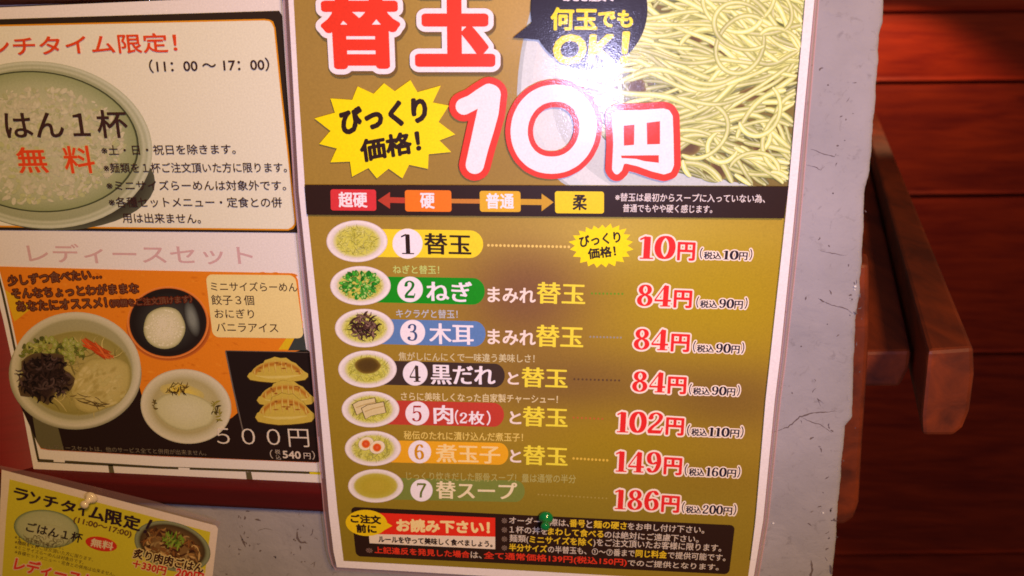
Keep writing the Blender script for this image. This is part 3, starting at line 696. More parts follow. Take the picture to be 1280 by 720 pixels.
k = Ink(POST); k.gradquad(np.r_[np.arange(-180, 701, 10.0), 701], PL, PR, gold, 1, nx=60)
gu, gv = np.meshgrid(np.linspace(0, 1, 40), np.linspace(0, 1, 4)); GX = 429.3+gu*(938-429.3-3.5*gv); GY = 701+gv*(np.interp(GX, [429, 640, 800, 938], [701.2, 712.5, 721.5, 726])-701)
ii, jj = np.meshgrid(np.arange(3), np.arange(39), indexing='ij'); aa = (ii*40+jj).ravel()
k.add(np.stack([GX.ravel(), GY.ravel()], 1), np.concatenate([np.stack([aa, aa+41, aa+1], 1), np.stack([aa, aa+40, aa+41], 1)]), lin(gold(GX.ravel(), GY.ravel())), 1)
k.build('gold_background', M_LAM, po)

# noodle photograph printed across the top right
k = Ink(POST)
th = np.linspace(0, 2*math.pi, 90)
def clip(P, xr=True): 
    P = np.array(P); P[:, 0] = np.minimum(P[:, 0], np.interp(P[:, 1], [q[1] for q in PR], [q[0] for q in PR])); P[:, 1] = np.clip(P[:, 1], -179, 236); return P
def bowl(s_, c1, lv):
    P = clip([(962+316*s_*math.cos(a), 128+176*s_*math.sin(a)*(1 if math.sin(a) > 0 else 2.0)) for a in th]); k.poly(P[:-1], c1, lv)
bowl(1.0, C(186, 196, 196), 3); bowl(.985, C(214, 224, 224), 4); bowl(.94, C(222, 228, 226), 5); bowl(.86, C(202, 210, 208), 6)
P = clip([(968+246*math.cos(a)*(1+.03*math.sin(7*a)), 110+121*math.sin(a)*(1 if math.sin(a) > 0 else 2.2)*(1+.03*math.sin(9*a))) for a in th]); k.poly(P[:-1], C(128, 112, 58), 8)
k.build('bowl_photo', M_LAM, po)
NL = 10
def inside(x, y):
    s_ = 1 if y > 110 else 2.2
    return ((x-966)/250)**2+((y-108)/(124*s_))**2 < 1
def flow(x, y):
    """direction the bundles of noodles run in the photograph"""
    if y < 75: a = .20+.35*max(0, (x-820))/180
    elif y < 140: a = -.16+.1*math.sin(x/40)
    else: a = .28+.35*math.sin((x-760)/55+y/50)
    return a+.28*math.sin(x/37+y/23)+.20*math.sin(x/17-y/29)
xr_ = lambda yy: np.interp(yy, [q[1] for q in PR], [q[0] for q in PR])
def strand(k, x, y, L, w, idx, br, off=0.0, curl=0.0):
    pts = []; a = (flow(x, y) if not curl else rng.uniform(0, 6.28))+off; st_ = 4.0; wob = rng.uniform(0, 6); wf = rng.uniform(.02, .05)
    for i in range(int(L/st_)):
        if x > xr_(y)-.5 or y > 234 or y < -120 or not inside(x, y): break
        pts.append((x, y))
        if curl: a += curl*st_*(1+.35*math.sin(i*.21+wob))
        else:
            t_ = flow(x, y)+off+.35*math.sin(i*st_*wf+wob); a += (t_-a)*.16
        x += st_*math.cos(a); y += st_*math.sin(a)
    if len(pts) < 5: return
    p = smooth(pts, 2); n = len(p)
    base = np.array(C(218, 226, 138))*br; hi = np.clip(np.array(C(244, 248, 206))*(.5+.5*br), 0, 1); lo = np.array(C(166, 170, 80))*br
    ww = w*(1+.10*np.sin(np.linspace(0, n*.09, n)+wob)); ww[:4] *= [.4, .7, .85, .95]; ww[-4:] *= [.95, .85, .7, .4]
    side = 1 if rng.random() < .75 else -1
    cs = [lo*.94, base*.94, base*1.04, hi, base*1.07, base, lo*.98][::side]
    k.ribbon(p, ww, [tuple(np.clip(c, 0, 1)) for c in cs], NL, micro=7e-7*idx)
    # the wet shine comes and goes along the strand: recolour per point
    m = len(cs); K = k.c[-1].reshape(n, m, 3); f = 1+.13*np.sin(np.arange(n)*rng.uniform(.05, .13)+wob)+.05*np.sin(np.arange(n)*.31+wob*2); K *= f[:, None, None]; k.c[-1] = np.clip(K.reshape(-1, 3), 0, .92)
k = Ink(POST); idx = 0
GAPS = [(945, 116, 17, 7), (863, 49, 12, 3.5), (896, 60, 10, 4), (925, 141, 9, 8), (860, 184, 12, 8), (899, 211, 13, 7), (950, 187, 10, 5), (909, 83, 9, 3), (966, 99, 8, 4), (797, 108, 9, 8), (985, 70, 7, 3), (838, 92, 9, 3), (880, 160, 8, 4), (972, 160, 6, 6), (930, 222, 8, 4)]
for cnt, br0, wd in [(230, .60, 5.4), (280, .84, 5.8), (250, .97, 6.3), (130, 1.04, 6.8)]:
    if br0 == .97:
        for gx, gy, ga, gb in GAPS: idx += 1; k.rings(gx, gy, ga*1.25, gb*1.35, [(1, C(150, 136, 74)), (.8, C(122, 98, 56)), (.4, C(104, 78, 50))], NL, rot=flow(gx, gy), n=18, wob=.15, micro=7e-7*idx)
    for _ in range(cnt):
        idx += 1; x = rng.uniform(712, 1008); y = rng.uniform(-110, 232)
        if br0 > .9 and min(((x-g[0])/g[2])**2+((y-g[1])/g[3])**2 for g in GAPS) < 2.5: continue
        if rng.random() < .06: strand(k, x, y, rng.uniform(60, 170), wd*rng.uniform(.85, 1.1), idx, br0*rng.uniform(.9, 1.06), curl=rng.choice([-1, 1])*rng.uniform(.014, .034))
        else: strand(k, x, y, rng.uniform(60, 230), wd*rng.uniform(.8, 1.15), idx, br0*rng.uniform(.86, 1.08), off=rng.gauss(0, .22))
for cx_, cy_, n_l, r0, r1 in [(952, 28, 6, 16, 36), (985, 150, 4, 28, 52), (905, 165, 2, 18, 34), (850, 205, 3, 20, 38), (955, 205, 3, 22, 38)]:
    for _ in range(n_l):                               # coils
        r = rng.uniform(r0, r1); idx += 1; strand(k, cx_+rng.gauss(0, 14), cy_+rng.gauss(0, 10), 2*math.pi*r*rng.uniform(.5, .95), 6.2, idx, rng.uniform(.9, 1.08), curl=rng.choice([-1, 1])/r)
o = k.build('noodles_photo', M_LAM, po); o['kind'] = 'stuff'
T0 = NL+60                                             # ink layers above the photo start here

# white right margin strip over the photo's edge
k = Ink(POST)
ys = np.arange(-60, 701, 20.0); a = np.interp(ys, [q[1] for q in PR], [q[0] for q in PR]); b2 = np.interp(ys, [q[1] for q in WR], [q[0] for q in WR])
n = len(ys); k.add(np.r_[np.stack([a, ys], 1), np.stack([b2-.3, ys], 1)], [q for i in range(n-1) for q in ((i, i+n+1, i+n), (i, i+1, i+n+1))][:], C(242, 234, 236), T0)
k.build('white_margin', M_LAM, po)

RED = C(236, 60, 36); WH = C(248, 240, 244); YEL = C(250, 232, 0); DBR = C(46, 26, 18)
# headline
k = Ink(POST)
for ch, x0, x1, y0, y1, h in [('替', 409, 497, 83, 83, 106), ('玉', 524, 614, 80, 80, 104)]:
    k.text(ch, (x0, y0), (x1, y1), h, RED, T0+14, rx=5.2, ry=3.6, out=(6.5, WH, T0+8), vp=(600, 3268))
    V_, T_ = glyphs(ch)
k.build('headline_lettering', M_LAM, po)
# soft printed drop shadow of the headline and the big price is part of the artwork
SHD = C(118, 92, 44)
k = Ink(POST)
for ch, x0, x1, y0, h in [('替', 411, 500, 86, 106), ('玉', 526, 617, 83, 104)]: k.text(ch, (x0, y0), (x1, y0), h, SHD, T0+4, rx=12, ry=10.5, vp=(600, 3268))
k.build('headline_printed_shadow', M_LAM, po)

def pen(k, pts, r, col, lv, micro=0):
    th = np.linspace(0, 2*math.pi, 20, endpoint=False); p = np.asarray(pts, float)
    r = np.full(len(p), r) if np.isscalar(r) else r
    for i, (a, b2) in enumerate(zip(p[:-1], p[1:])):
        k.convex(hull(np.concatenate([a+r[i]*np.stack([np.cos(th), np.sin(th)], 1), b2+r[i+1]*np.stack([np.cos(th), np.sin(th)], 1)])), col, lv, micro+MICRO*.4*i)
k = Ink(POST)
one = [(580, 133), (590, 128.5), (602, 120), (611, 114.5), (613.5, 118), (610, 140), (605, 160), (599, 183), (593.5, 206)]
rr_ = np.array([10.5, 10, 10, 10, 12.5, 13.5, 13, 12, 11.5])
zero = [(692+43*np.sign(math.cos(a))*abs(math.cos(a))**.92+2.5*(-math.sin(a)), 161.5+45*math.sin(a)) for a in np.linspace(0, 2*math.pi, 49)]
pen(k, one, rr_+8.5, C(228, 62, 44), T0+24); pen(k, zero, 17.5, C(228, 62, 44), T0+23)
pen(k, one, rr_, WH, T0+28); pen(k, zero, 10.8, WH, T0+28)
yen = [(769, 144), (772, 142), (800, 141.5), (829, 139.5), (834, 141), (837, 146), (838, 175), (838.5, 206), (836, 212), (830, 214), (816, 210.5), (798, 204), (783, 200.5), (777, 201.5), (774, 211), (771, 214), (769, 211), (770.5, 180)]
k.poly(yen, C(228, 62, 44), T0+20); pen(k, yen+[yen[0]], 12.5, C(228, 62, 44), T0+20, micro=2e-6)
k.poly(yen, WH, T0+28); pen(k, yen+[yen[0]], 4.0, WH, T0+28, micro=2e-6)
for q in ([(779.5, 157), (793, 156), (792.5, 181), (780, 182)], [(808.5, 153.5), (825, 151.5), (825, 180), (809, 180.5)], [(776.5, 194.5), (823.5, 194), (823.5, 203.5), (806, 201.5), (795, 198.5), (777, 197.5)]): k.poly(q, C(228, 62, 44), T0+32)
k.build('big_price_lettering', M_LAM, po)

# starbursts
def burst(k, pts, c0, lv, inner=.80):
    P = []; n = len(pts)
    for i in range(n):
        a = np.array(pts[i], float); b2 = np.array(pts[(i+1) % n], float); P.append(a); m_ = (a+b2)/2; P.append(np.array(c0)+(m_-np.array(c0))*inner)
    k.poly(P, YEL, lv)
B1 = [(393, 148), (413, 123), (447, 108), (480, 104), (513, 100), (551, 107), (561, 132), (569, 168), (564, 190), (535, 211), (503, 223), (471, 223), (440, 221), (413, 203), (399, 180)]
k = Ink(POST); burst(k, B1, (481, 162), T0+6)
k.text('びっくり', (428, 167.5), (534, 151), 30, DBR, T0+8, rx=1.9, vp='perp', slant=.05); k.text('価格！', (453, 202.5), (526, 189), 27, DBR, T0+8, rx=1.35, vp='perp', slant=.05)
k.build('starburst', M_LAM, po)
cx, cy = 751, 307.5
B2 = [(cx+(x-481)*.455, cy+(y-162)*.44) for x, y in [(392, 150), (404, 132), (420, 118), (440, 108), (462, 104), (485, 101), (508, 98), (532, 103), (552, 112), (562, 130), (570, 150), (571, 172), (560, 192), (545, 208), (520, 220), (495, 223), (470, 224), (446, 220), (424, 210), (404, 192), (396, 172)]]
k = Ink(POST); burst(k, B2, (cx, cy), 6, .82)
k.text('びっくり', (725.5, 309), (776, 302.5), 13.5, DBR, 8, rx=.55, vp='perp'); k.text('価格！', (736, 324), (770, 320), 13, DBR, 8, rx=.55, vp='perp')
k.build('starburst', M_LAM, po)

# speech bubble
k = Ink(POST); BUB = C(36, 30, 46)
k.rings(736.5, 11, 73, 76, [(1, BUB), (.5, BUB)], T0+10, n=60); k.convex([(641, 47), (672, 22), (676, 50)], BUB, T0+9)
k.build('speech_bubble', M_LAM, po)
k = Ink(POST)
k.text('何玉', (689, 37), (745.5, 37.5), 27, YEL, T0+13, rx=1.1); k.text('でも', (748, 33.5), (790, 33.5), 20, YEL, T0+13, rx=1.1)
k.text('OK！', (692, 79), (783, 78), 37, YEL, T0+13, rx=2.0, slant=.04); k.text('あとご注文で', (704, 1.5), (768, 1.5), 10, WH, T0+13, rx=.4)
k.build('bubble_lettering', M_LAM, po)

# hardness scale band
k = Ink(POST); k.poly([(381, 231), (600, 231.5), (800, 232.2), (986, 233), (984, 245), (980.3, 273), (600, 270), (384, 268.5)], DBR, T0+32); k.build('brown_band', M_LAM, po)
for q, c, tcol, s_, tx in [([(413, 236.5), (470, 237), (470.5, 263.5), (413.5, 263)], C(218, 56, 60), WH, '超硬', (424, 459)), ([(506, 237.5), (564, 238), (564.5, 264.8), (506.5, 264.3)], C(240, 126, 30), WH, '硬', (526, 543)),
                        ([(599.5, 238.5), (650.5, 239), (651, 265), (600, 264.7)], C(226, 178, 40), WH, '普通', (608, 642)), ([(693.5, 239), (755, 239.5), (755, 267), (694, 266.5)], C(240, 214, 30), DBR, '柔', (716, 733))]:
    k = Ink(POST); k.roundrect(q, 3.2, c, T0+34); yb = (q[2][1]+q[3][1])/2-4.5
    k.text(s_, (tx[0], yb), (tx[1], yb+.3), 18.5, tcol, T0+36, rx=.55); k.build('hardness_chip', M_LAM, po)
k = Ink(POST)
k.poly([(472, 250.5), (487.5, 240), (487.5, 246.5), (506, 247), (506, 254), (487.5, 253.5), (487.5, 261)], C(186, 66, 44), T0+33.5); k.build('red_arrow', M_LAM, po)
k = Ink(POST)
k.poly([(564, 248.5), (600, 248.8), (600, 254.5), (564, 254)], C(200, 130, 50), T0+33.5); k.build('orange_connector', M_LAM, po)
k = Ink(POST)
k.poly([(692, 252.8), (677, 242), (677, 249), (650, 248.7), (650, 256), (677, 256.3), (677, 264)], C(206, 160, 40), T0+33.5); k.build('gold_arrow', M_LAM, po)
k = Ink(POST)
k.text('※替玉は最初からスープに入っていない為、', (769, 251.5), (956, 253.5), 10.3, C(232, 222, 216), T0+34, rx=.12); k.text('普通でもやや硬く感じます。', (778.5, 265), (890, 266.5), 10, C(232, 222, 216), T0+34, rx=.12)
k.build('band_lettering', M_LAM, po)

# the seven rows
def plate(k, x0, x1, y0, y1, noodle=True):
    cx, cy, rx_, ry_ = (x0+x1)/2, (y0+y1)/2, (x1-x0)/2, (y1-y0)/2
    k.rings(cx, cy, rx_, ry_, [(1, C(206, 186, 180)), (.97, C(238, 228, 222)), (.93, C(246, 238, 234)), (.8, C(226, 216, 204)), (.76, C(220, 214, 160)), (.66, C(212, 210, 92)), (.3, C(210, 208, 84))], 10, n=44)
    if noodle: scatter(k, 170, cx, cy-.5, rx_*.68, ry_*.66, 9, .9, [C(216, 214, 100), C(198, 198, 76), C(228, 226, 124), C(188, 184, 66)], 12)
    return cx, cy, rx_, ry_
rows = [
 (1, (408, 484.5, 275.4, 327.7), (604, 286.3, 288, 321, 322.5), C(244, 222, 44), (509.4, 304.6, 19), DBR, '替玉', (531.5, 317.5), (588.5, 319), 26, DBR, None, '', (0, 0), (0, 0)),
 (2, (412.7, 488.5, 332.5, 381.6), (606, 345.8, 347.5, 377.5, 380.8), C(24, 150, 24), (512.6, 361.7, 16.2), C(24, 120, 30), 'ねぎ', (534, 376), (589.5, 377.5), 25, WH, C(196, 214, 116), 'ねぎと替玉！', (491.5, 342), (549, 342.5)),
 (3, (418.6, 492.6, 386, 434.3), (607, 398.8, 401.5, 429.5, 433), C(96, 134, 186), (515.8, 415.4, 15.8), C(70, 90, 130), '木耳', (537.5, 429.5), (591.5, 431), 25.5, WH, C(190, 196, 200), 'キクラゲと替玉！', (495.5, 397), (572, 398)),
 (4, (422.7, 496, 438, 484.8), (631, 450.8, 454.5, 480.5, 484.3), C(66, 50, 42), (519, 466.6, 15.6), C(66, 50, 42), '黒だれ', (539.5, 480), (618.5, 482), 24, WH, C(212, 200, 150), '焦がしにんにくで一味違う美味しさ！', (498.5, 450.5), (668, 453.5)),
 (5, (427, 499.3, 489, 534.2), (630, 500.4, 503.5, 530, 533.5), C(196, 66, 50), (521.6, 516.7, 15), C(176, 50, 40), '肉', (543, 529.5), (566, 530), 23, WH, C(226, 210, 156), 'さらに美味しくなった自家製チャーシュー！', (501.5, 500.5), (697, 504.5)),
 (6, (431, 501.3, 538.5, 582.5), (635.5, 550.5, 553.5, 577.5, 581), C(240, 176, 34), (524.6, 564.8, 14.4), C(214, 150, 20), '煮玉子', (545.5, 577.5), (624.5, 579.5), 22.5, C(250, 222, 150), C(232, 206, 106), '秘伝のたれに漬け込んだ煮玉子！', (505, 549), (653.5, 552)),
 (7, (435, 504.3, 586.4, 628.3), (656, 597.3, 600.5, 624, 627.5), C(126, 140, 62), (526.9, 612.9, 14), C(110, 122, 50), '替スープ', (546, 623), (645.5, 625), 21.5, C(240, 226, 180), C(180, 172, 96), 'じっくり炊きだした豚骨スープ！量は通常の半分', (508, 600), (719.5, 604)),
]
for num, pq, bq, bc, bd, dc, nm, t0, t1, hh, tcol, cc, cap, c0, c1 in rows:
    px = (pq[0]+pq[1])/2
    k = Ink(POST); x1, ya, yb, yc, yd = bq
    r_ = (yc-yb)/2; pts = [(px, ya-.5), (x1-r_, yb)]
    for a in np.linspace(-math.pi/2, math.pi/2, 14)[1:-1]: pts.append((x1-r_+r_*math.cos(a), (yb+yd)/2+(yd-yb)/2*math.sin(a)))
    pts += [(x1-r_, yd), (px, yc)]
    k.convex(pts, bc, 4)
    # the banner's ink fades a little towards the plate
    k.build('name_banner', M_LAM, po)
    k = Ink(POST); cx, cy, rx_, ry_ = plate(k, *pq, noodle=num != 7)
    if num == 2:
        for i in range(120):
            a = rng.uniform(0, 6.28); r = math.sqrt(rng.random())*.97; x, y = cx+r*rx_*.66*math.cos(a), cy-1+r*ry_*.70*math.sin(a); g = rng.uniform(.8, 1.1)
            q = rng.choice([C(60*g, 170*g, 40*g), C(30*g, 140*g, 30*g), C(90*g, 190*g, 60*g)]); s_ = rng.uniform(2, 4)
            k.rings(x, y, s_, s_*.6, [(1, tuple(np.array(q)*.8)), (.7, q), (.5, C(170, 210, 110)), (.1, C(190, 215, 120))] if rng.random() < .45 else [(1, tuple(np.array(q)*.7)), (.5, q)], 22, rot=a, n=9, micro=MICRO*i)
    if num == 3: scatter(k, 85, cx-1, cy-2, rx_*.5, ry_*.56, 13, 2.2, [C(112, 78, 62), C(78, 50, 40), C(150, 116, 98), C(56, 32, 26)], 24, curl=2.6)
    if num == 4: k.rings(cx, cy-4.5, 17, 10.5, [(1, C(180, 170, 74)), (.9, C(124, 100, 34)), (.7, C(92, 70, 24)), (.3, C(86, 64, 24))], 24, wob=.05, n=30)
    if num == 5:
        for q, dx, dy in [(0, -7, -3), (1, 4, 2)]:
            pp = [(cx+dx-15, cy+dy-3), (cx+dx-8, cy+dy-7), (cx+dx+12, cy+dy-11), (cx+dx+15, cy+dy+2), (cx+dx-3, cy+dy+6), (cx+dx-10, cy+dy+10)]
            k.poly([(cx+dx+(x-cx-dx)*1.07, cy+dy+(y-cy-dy)*1.09) for x, y in pp], C(92, 70, 40), 24+q*4); k.poly(pp, C(222, 206, 150), 25+q*4)
            k.ribbon([(cx+dx-11, cy+dy+1), (cx+dx, cy+dy-3), (cx+dx+13, cy+dy-6)], 1.4, [C(196, 172, 110)]*2, 26+q*4)
    if num == 6:
        for q, (dx, dy) in enumerate([(-8.5, -6), (5.5, -1.5)]):
            k.rings(cx+dx, cy+dy, 10, 8.2, [(1, C(150, 130, 90)), (.92, C(244, 232, 200)), (.6, C(240, 222, 180))], 24+q*3, rot=-.4, n=26); k.rings(cx+dx-.3, cy+dy+.4, 5.4, 5.2, [(1, C(236, 140, 50)), (.6, C(220, 70, 24)), (.2, C(232, 110, 60))], 25.5+q*3, n=18)
    if num == 7: k.rings(cx, cy, rx_*.8, ry_*.76, [(1, C(214, 206, 150)), (.92, C(192, 180, 66)), (.6, C(186, 170, 50)), (.2, C(190, 172, 54))], 12, n=34)
    k.build('dish_photo', M_LAM, po)
    k = Ink(POST); x, y, r = bd
    k.rings(x, y, r, r, [(1, tuple(np.array(bc)*.4+np.array(WH)*.6)), (.96, WH), (.5, WH)], 10, n=36)
    w_ = r*.62; serif(k, str(num), (x-w_*.78, y+r*.68), (x+w_*.78, y+r*.70), r*1.38, dc, 12, slim=.95 if num > 1 else .72); k.build('number_badge', M_LAM, po)
    k = Ink(POST); k.text(nm, t0, t1, hh, tcol, 14, rx=.85, ry=.28); 
    if num == 5:
        k.text('（', (569, 530), (573, 530.5), 18, tcol, 14, rx=.3); serif(k, '2', (574, 529), (585, 529.3), 13.5, tcol, 14); k.text('枚', (586, 530.3), (605, 531), 16.5, tcol, 14, rx=.55, ry=.2); k.text('）', (608.5, 531.5), (613, 531.7), 18, tcol, 14, rx=.3)
    k.build('name_lettering', M_LAM, po)
    if cap: k = Ink(POST); k.text(cap, c0, c1, 10.5, cc, 14, rx=.18); k.build('caption_lettering', M_LAM, po)
# what goes with the noodles
LY = C(242, 226, 66)
k = Ink(POST)
for s_, a, b2, h in [('まみれ', (610, 377.5), (669, 379), 18.5), ('まみれ', (610, 430), (669, 432), 18.5), ('と', (635, 480), (648, 480.5), 14.5), ('と', (637.5, 529.5), (651, 530), 15), ('と', (638, 577.5), (651, 578), 15)]:
    k.text(s_, a, b2, h, C(246, 230, 214), 10, rx=.6, ry=.45)
k.build('joining_lettering', M_LAM, po)
for a, b2, h in [((671.5, 379), (730.5, 381), 26.5), ((670.5, 433), (728, 435), 27), ((652.5, 483.5), (708.5, 485.5), 24.5), ((654, 532.5), (708.5, 534.5), 24.5), ((654.5, 580.5), (708.5, 583), 24)]:
    k = Ink(POST); k.text('替玉', a, b2, h, LY, 10, rx=.95, ry=.3); k.build('refill_lettering', M_LAM, po)
for a, b2, n, c, r in [((610.5, 306.6), (711, 308.6), 21, C(238, 208, 110), 1.75), ((740, 366.8), (778, 367.4), 9, C(110, 150, 30), 1.4), ((738, 421), (776, 422), 10, C(156, 148, 130), 1.3), ((718, 474), (774, 475.6), 12, C(96, 70, 44), 1.4),
                    ((717, 522), (753, 523.6), 8, C(190, 104, 50), 1.3), ((717, 573), (759, 575.5), 10, C(226, 190, 70), 1.6), ((673, 618), (758, 623), 19, C(170, 150, 70), 1.1)]:
    k = Ink(POST)
    for i in range(n):
        u = i/(n-1); k.rings(a[0]*(1-u)+b2[0]*u, a[1]*(1-u)+b2[1]*u, r, r, [(1, c), (.5, c)], 4, n=10)
    k.build('dotted_line', M_LAM, po)
# prices
PR_RED = C(232, 44, 42); CRM = C(250, 232, 214); INKC = C(40, 30, 44)
prices = [('10', (797, 323.5), (843.5, 324.3), 29.5, (847, 324.8), (867.5, 325.6), 22, '10', (874.5, 323.6), (939.5, 325.3), 14),
 ('84', (794.5, 382.5), (839, 383.5), 27.8, (842.5, 384), (863.5, 384.8), 21, '90', (870, 384.5), (933.5, 386), 14),
 ('84', (790.5, 437), (835.5, 438.2), 27.2, (839, 438.8), (860.5, 439.8), 21.3, '90', (866, 440), (929.5, 442), 14),
 ('84', (788.5, 489.5), (832, 491), 26.5, (835, 491.5), (856.5, 492.5), 20.5, '90', (861, 493), (924, 495), 13.5),
 ('102', (769, 540.3), (829.5, 542.5), 27, (832.5, 543), (853.5, 544.3), 21, '110', (858.5, 544.5), (928.5, 547), 14),
 ('149', (767.5, 589.5), (826.5, 592), 27, (830, 592.5), (851, 593.8), 20.7, '160', (855.5, 594.3), (924.5, 597), 14),
 ('186', (766.5, 636.3), (824.5, 639), 25.8, (827, 639.5), (848, 640.8), 20, '200', (852, 641), (919.5, 644), 13.5)]
for s_, a, b2, h, e0, e1, eh, tx, q0, q1, th_ in prices:
    k = Ink(POST)
    serif(k, s_, a, b2, h, PR_RED, 14, out=(2.3, CRM, 10)); k.text('円', e0, e1, eh, PR_RED, 14, rx=1.0, ry=.7, out=(1.9, CRM, 10), slant=-.02)
    k.build('price_lettering', M_LAM, po)
    k = Ink(POST); q0 = np.array(q0, float); q1 = np.array(q1, float); L = q1-q0
    nd = len(tx); f0, fw, t1_ = (.435, .31, .41) if nd == 2 else (.375, .385, .355)
    at_ = lambda u: tuple(q0+L*u)
    k.text('（', at_(0), at_(.045), th_, INKC, 14, rx=.25, out=(1.6, CRM, 10)); k.text('税込', at_(.08), at_(t1_), th_*.66, INKC, 14, rx=.35, ry=.2, out=(1.5, CRM, 10), slant=-.05)
    serif(k, tx, at_(f0), at_(f0+fw), th_*.84, INKC, 14, out=(1.5, CRM, 10), slim=1.0)
    k.text('円', at_(f0+fw+.012), at_(f0+fw+.165), th_*.68, INKC, 14, rx=.4, ry=.25, out=(1.5, CRM, 10)); k.text('）', at_(.955), at_(1), th_, INKC, 14, rx=.25, out=(1.6, CRM, 10))
    k.build('tax_lettering', M_LAM, po)

# notice box at the foot
k = Ink(POST); k.roundrect([(438.5, 633.5), (918.8, 656.5), (911.3, 718), (445.0, 695.3)], 6, DBR, 4); k.build('notice_box', M_LAM, po)
k = Ink(POST)
k.poly([(470, 641), (619, 647.2), (619, 671), (461, 667.5)], C(232, 48, 28), 6); k.poly([(461, 667.5), (619, 671), (619, 686.5), (462, 679)], C(236, 220, 196), 6.5)
k.rings(458, 653.7, 26, 16.3, [(1, C(240, 206, 20)), (.5, C(240, 206, 20))], 8, rot=.05, n=40); k.convex([(478, 650), (490.5, 657.3), (478, 664)], C(240, 206, 20), 8, micro=2e-6)
k.build('read_first_label', M_LAM, po)
k = Ink(POST)
k.text('ご注文', (439, 653), (476, 655), 10, DBR, 10, rx=.65); k.text('前に', (446, 665.3), (470.5, 666.5), 10, DBR, 10, rx=.65)
k.text('お読み下さい！', (496.5, 664), (611.5, 667), 15, C(248, 220, 150), 10, rx=.95); k.text('ルールを守って美味しく食べましょう。', (473.5, 677.8), (615.5, 684), 8, DBR, 10, rx=.35)
k.build('read_first_lettering', M_LAM, po)
WT = C(214, 200, 182); YT = C(230, 196, 40); RT = C(226, 58, 34)
def runs(k, segs, a, b2, h):
    a = np.array(a, float); b2 = np.array(b2, float)
    for s_, x0, x1, c, bold in segs:
        u0, u1 = (x0-a[0])/(b2[0]-a[0]), (x1-a[0])/(b2[0]-a[0])
        par = '(' in s_ or ')' in s_; dn = np.array([0, 1.1 if par else 0])
        k.text(s_, a+(b2-a)*u0+dn, a+(b2-a)*u1+dn, h*(1.2 if par else 1)*(1 if bold else .96 if s_ != '※' else .72), c, 10, rx=.27 if bold else .12)
k = Ink(POST)
runs(k, [('※', 627, 634, C(130, 110, 96), 0), ('オーダーの際は、', 636.5, 711, WT, 0), ('番号', 712, 731, YT, 1), ('と', 733, 740, WT, 0), ('麺の硬さ', 742, 783, YT, 1), ('をお申し付け下さい。', 784.5, 880, WT, 0)], (627, 654), (880, 667), 9.2)
runs(k, [('※', 627, 634, C(130, 110, 96), 0), ('１杯の丼を', 637, 684, WT, 0), ('まわして食べる', 685, 754, YT, 1), ('のは絶対にご遠慮下さい。', 755.5, 873, WT, 0)], (627, 665.5), (873, 678.5), 9.2)
runs(k, [('※', 627, 634, C(130, 110, 96), 0), ('麺類(', 637, 660.5, WT, 0), ('ミニサイズを除く', 662, 740, YT, 1), (')をご注文頂いたお客様に限ります。', 741.5, 901, WT, 0)], (627, 677), (901, 690), 9.2)
runs(k, [('※', 627, 634, C(130, 110, 96), 0), ('半分サイズ', 636.5, 683.5, YT, 1), ('の半替玉も、①～⑦番まで', 685, 793, WT, 0), ('同じ料金', 794.5, 833, YT, 1), ('で提供可能です。', 834.5, 906.5, WT, 0)], (627, 688), (906.5, 701.5), 9.0)
runs(k, [('※', 457.5, 466, C(130, 100, 90), 0), ('上記違反を発見した場合', 468.5, 587, RT, 1), ('は、', 588.5, 602, WT, 0), ('全て通常価格139円(税込150円)', 605, 783, RT, 1), ('でのご提供となります。', 784.5, 898, WT, 0)], (457.5, 690.8), (898, 713.0), 8.2)
k.build('rules_lettering', M_LAM, po)

# clear laminate rim round the poster, its glossy edge highlights painted as pale strips
def band(name, inn, outp, mat, lift, base=0):
    k = Ink(POST); n = len(inn); k.add(np.r_[np.array(inn, float), np.array(outp, float)], [orient(np.r_[np.array(inn, float), np.array(outp, float)], q) for i in range(n-1) for q in ((i, i+1, i+n), (i+1, i+n+1, i+n))], (1, 1, 1), lift); return k.build(name, mat, po)
FR = [(x+np.interp(y, [0, 280, 700], [5.5, 8.5, 6]), y) for x, y in WR[:-1]]
band('film_rim', WR[:-1], FR, M_FILM, 0); band('film_edge_highlight', [(x-1.0, y) for x, y in FR], [(x+.8, y) for x, y in FR], M_EDGE, 3)
band('film_edge_highlight', [(x+1.2, y) for x, y in WR[:-1]], [(x+2.4, y) for x, y in WR[:-1]], M_EDGE, 3)
FLf = [(x-6, y) for x, y in WL[:-1]]+[(415.5, 706), (420, 713)]; WLf = WL[:-1]+[(419, 704), (421, 709)]
band('film_rim', WLf, FLf, M_FILM, 0); band('film_edge_highlight', [(x+.8, y) for x, y in FLf], [(x-.6, y) for x, y in FLf], M_EDGE, 3)
BW = [(421, 709), (640, 722), (800, 731), (938, 738)]; band('film_rim', BW, [(420, 713), (640, 727), (800, 736), (944, 744)], M_FILM, 0)

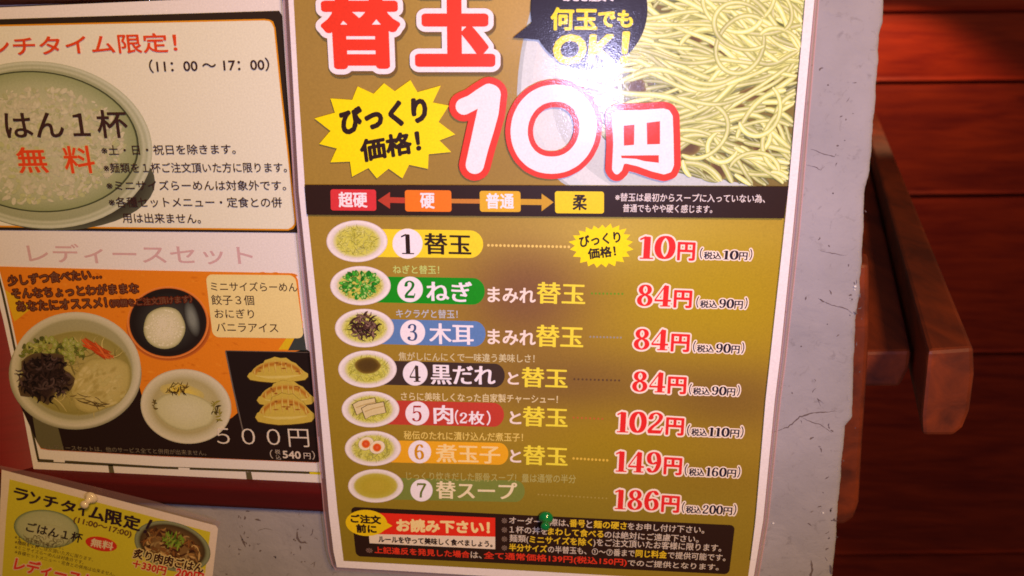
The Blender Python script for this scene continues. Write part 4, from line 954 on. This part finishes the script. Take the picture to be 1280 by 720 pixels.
# ------------------------------------------------------------------ push pins
def pin_mat(name, col, trans, rough):
    m, t, b = new_mat(name); b.inputs['Base Color'].default_value = (*lin(col), 1); b.inputs['Roughness'].default_value = rough
    b.inputs['Transmission Weight'].default_value = trans; b.inputs['IOR'].default_value = 1.45; b.inputs['Coat Weight'].default_value = .6; b.inputs['Coat Roughness'].default_value = .05
    tc = N(t, 'ShaderNodeTexCoord'); n = N(t, 'ShaderNodeTexNoise', Scale=300.0, Detail=2.0); t.links.new(tc.outputs['Object'], n.inputs['Vector'])
    bp = N(t, 'ShaderNodeBump', Strength=.05, Distance=.0005); t.links.new(n.outputs['Fac'], bp.inputs['Height']); t.links.new(bp.outputs[0], b.inputs['Normal'])
    return m
M_STEEL = flat_mat('pin_steel', C(170, 168, 165), .3)
def pin(name, label, surf, base, axis_px, prof, mat, height):
    """base: photo point of the flange; axis runs to the photo point axis_px at the given height above the sheet"""
    b0 = surf.at(np.array(base[0], float), np.array(base[1], float), .0012); b1 = surf.at(np.array(axis_px[0], float), np.array(axis_px[1], float), height)
    ax = Vector(b1-b0); root = thing(name, label, 'push pin', tuple(b0)); q = ax.to_track_quat('Z', 'Y').to_matrix(); L = ax.length; ns = 28
    def lathe(nm, prof, mat, parent, sm=True):
        V = []
        for z, r in prof:
            for i in range(ns):
                a = 2*math.pi*i/ns; V.append(np.array(q @ Vector((r*math.cos(a), r*math.sin(a), z)))+b0)
        n = len(prof); Fc = [(i*ns+j, i*ns+(j+1) % ns, (i+1)*ns+(j+1) % ns, (i+1)*ns+j) for i in range(n-1) for j in range(ns)]
        Fc += [tuple(range(ns))[::-1], tuple((n-1)*ns+j for j in range(ns))]
        return mesh_obj(nm, V, Fc, mat, parent, smooth=sm)
    P = smooth([(u*L, r) for u, r in prof], 5); P[:, 1] = np.maximum(P[:, 1], .0002)
    lathe('grip', P, mat, root); lathe('needle', [(-.0022, .0002), (-.001, .0005), (.002, .0005)], M_STEEL, root)
    return root
mm = .001
pin('push_pin', 'dark green push pin through the brown notice box at the poster foot', POST, (682.5, 645), (681.5, 659), [(0, 3.4*mm), (.05, 4.6*mm), (.16, 5.0*mm), (.30, 4.6*mm), (.42, 3.4*mm), (.55, 2.5*mm), (.72, 2.4*mm), (.82, 2.9*mm), (.93, 3.1*mm), (1.05, 2.6*mm), (1.12, 1.2*mm), (1.14, .1*mm)], pin_mat('green_plastic', C(10, 128, 60), .12, .15), .0115)
pin('push_pin', 'cream white push pin through the top edge of the yellow flyer', FLY, (116, 620), (104.5, 632), [(0, 3.0*mm), (.05, 4.1*mm), (.16, 4.5*mm), (.30, 4.2*mm), (.42, 3.0*mm), (.55, 2.2*mm), (.72, 2.1*mm), (.82, 2.7*mm), (.93, 2.9*mm), (1.05, 2.4*mm), (1.12, 1.1*mm), (1.14, .1*mm)], pin_mat('white_plastic', C(226, 208, 178), .05, .2), .0105)

bpy.data.objects.remove(_to); bpy.data.curves.remove(_tc)
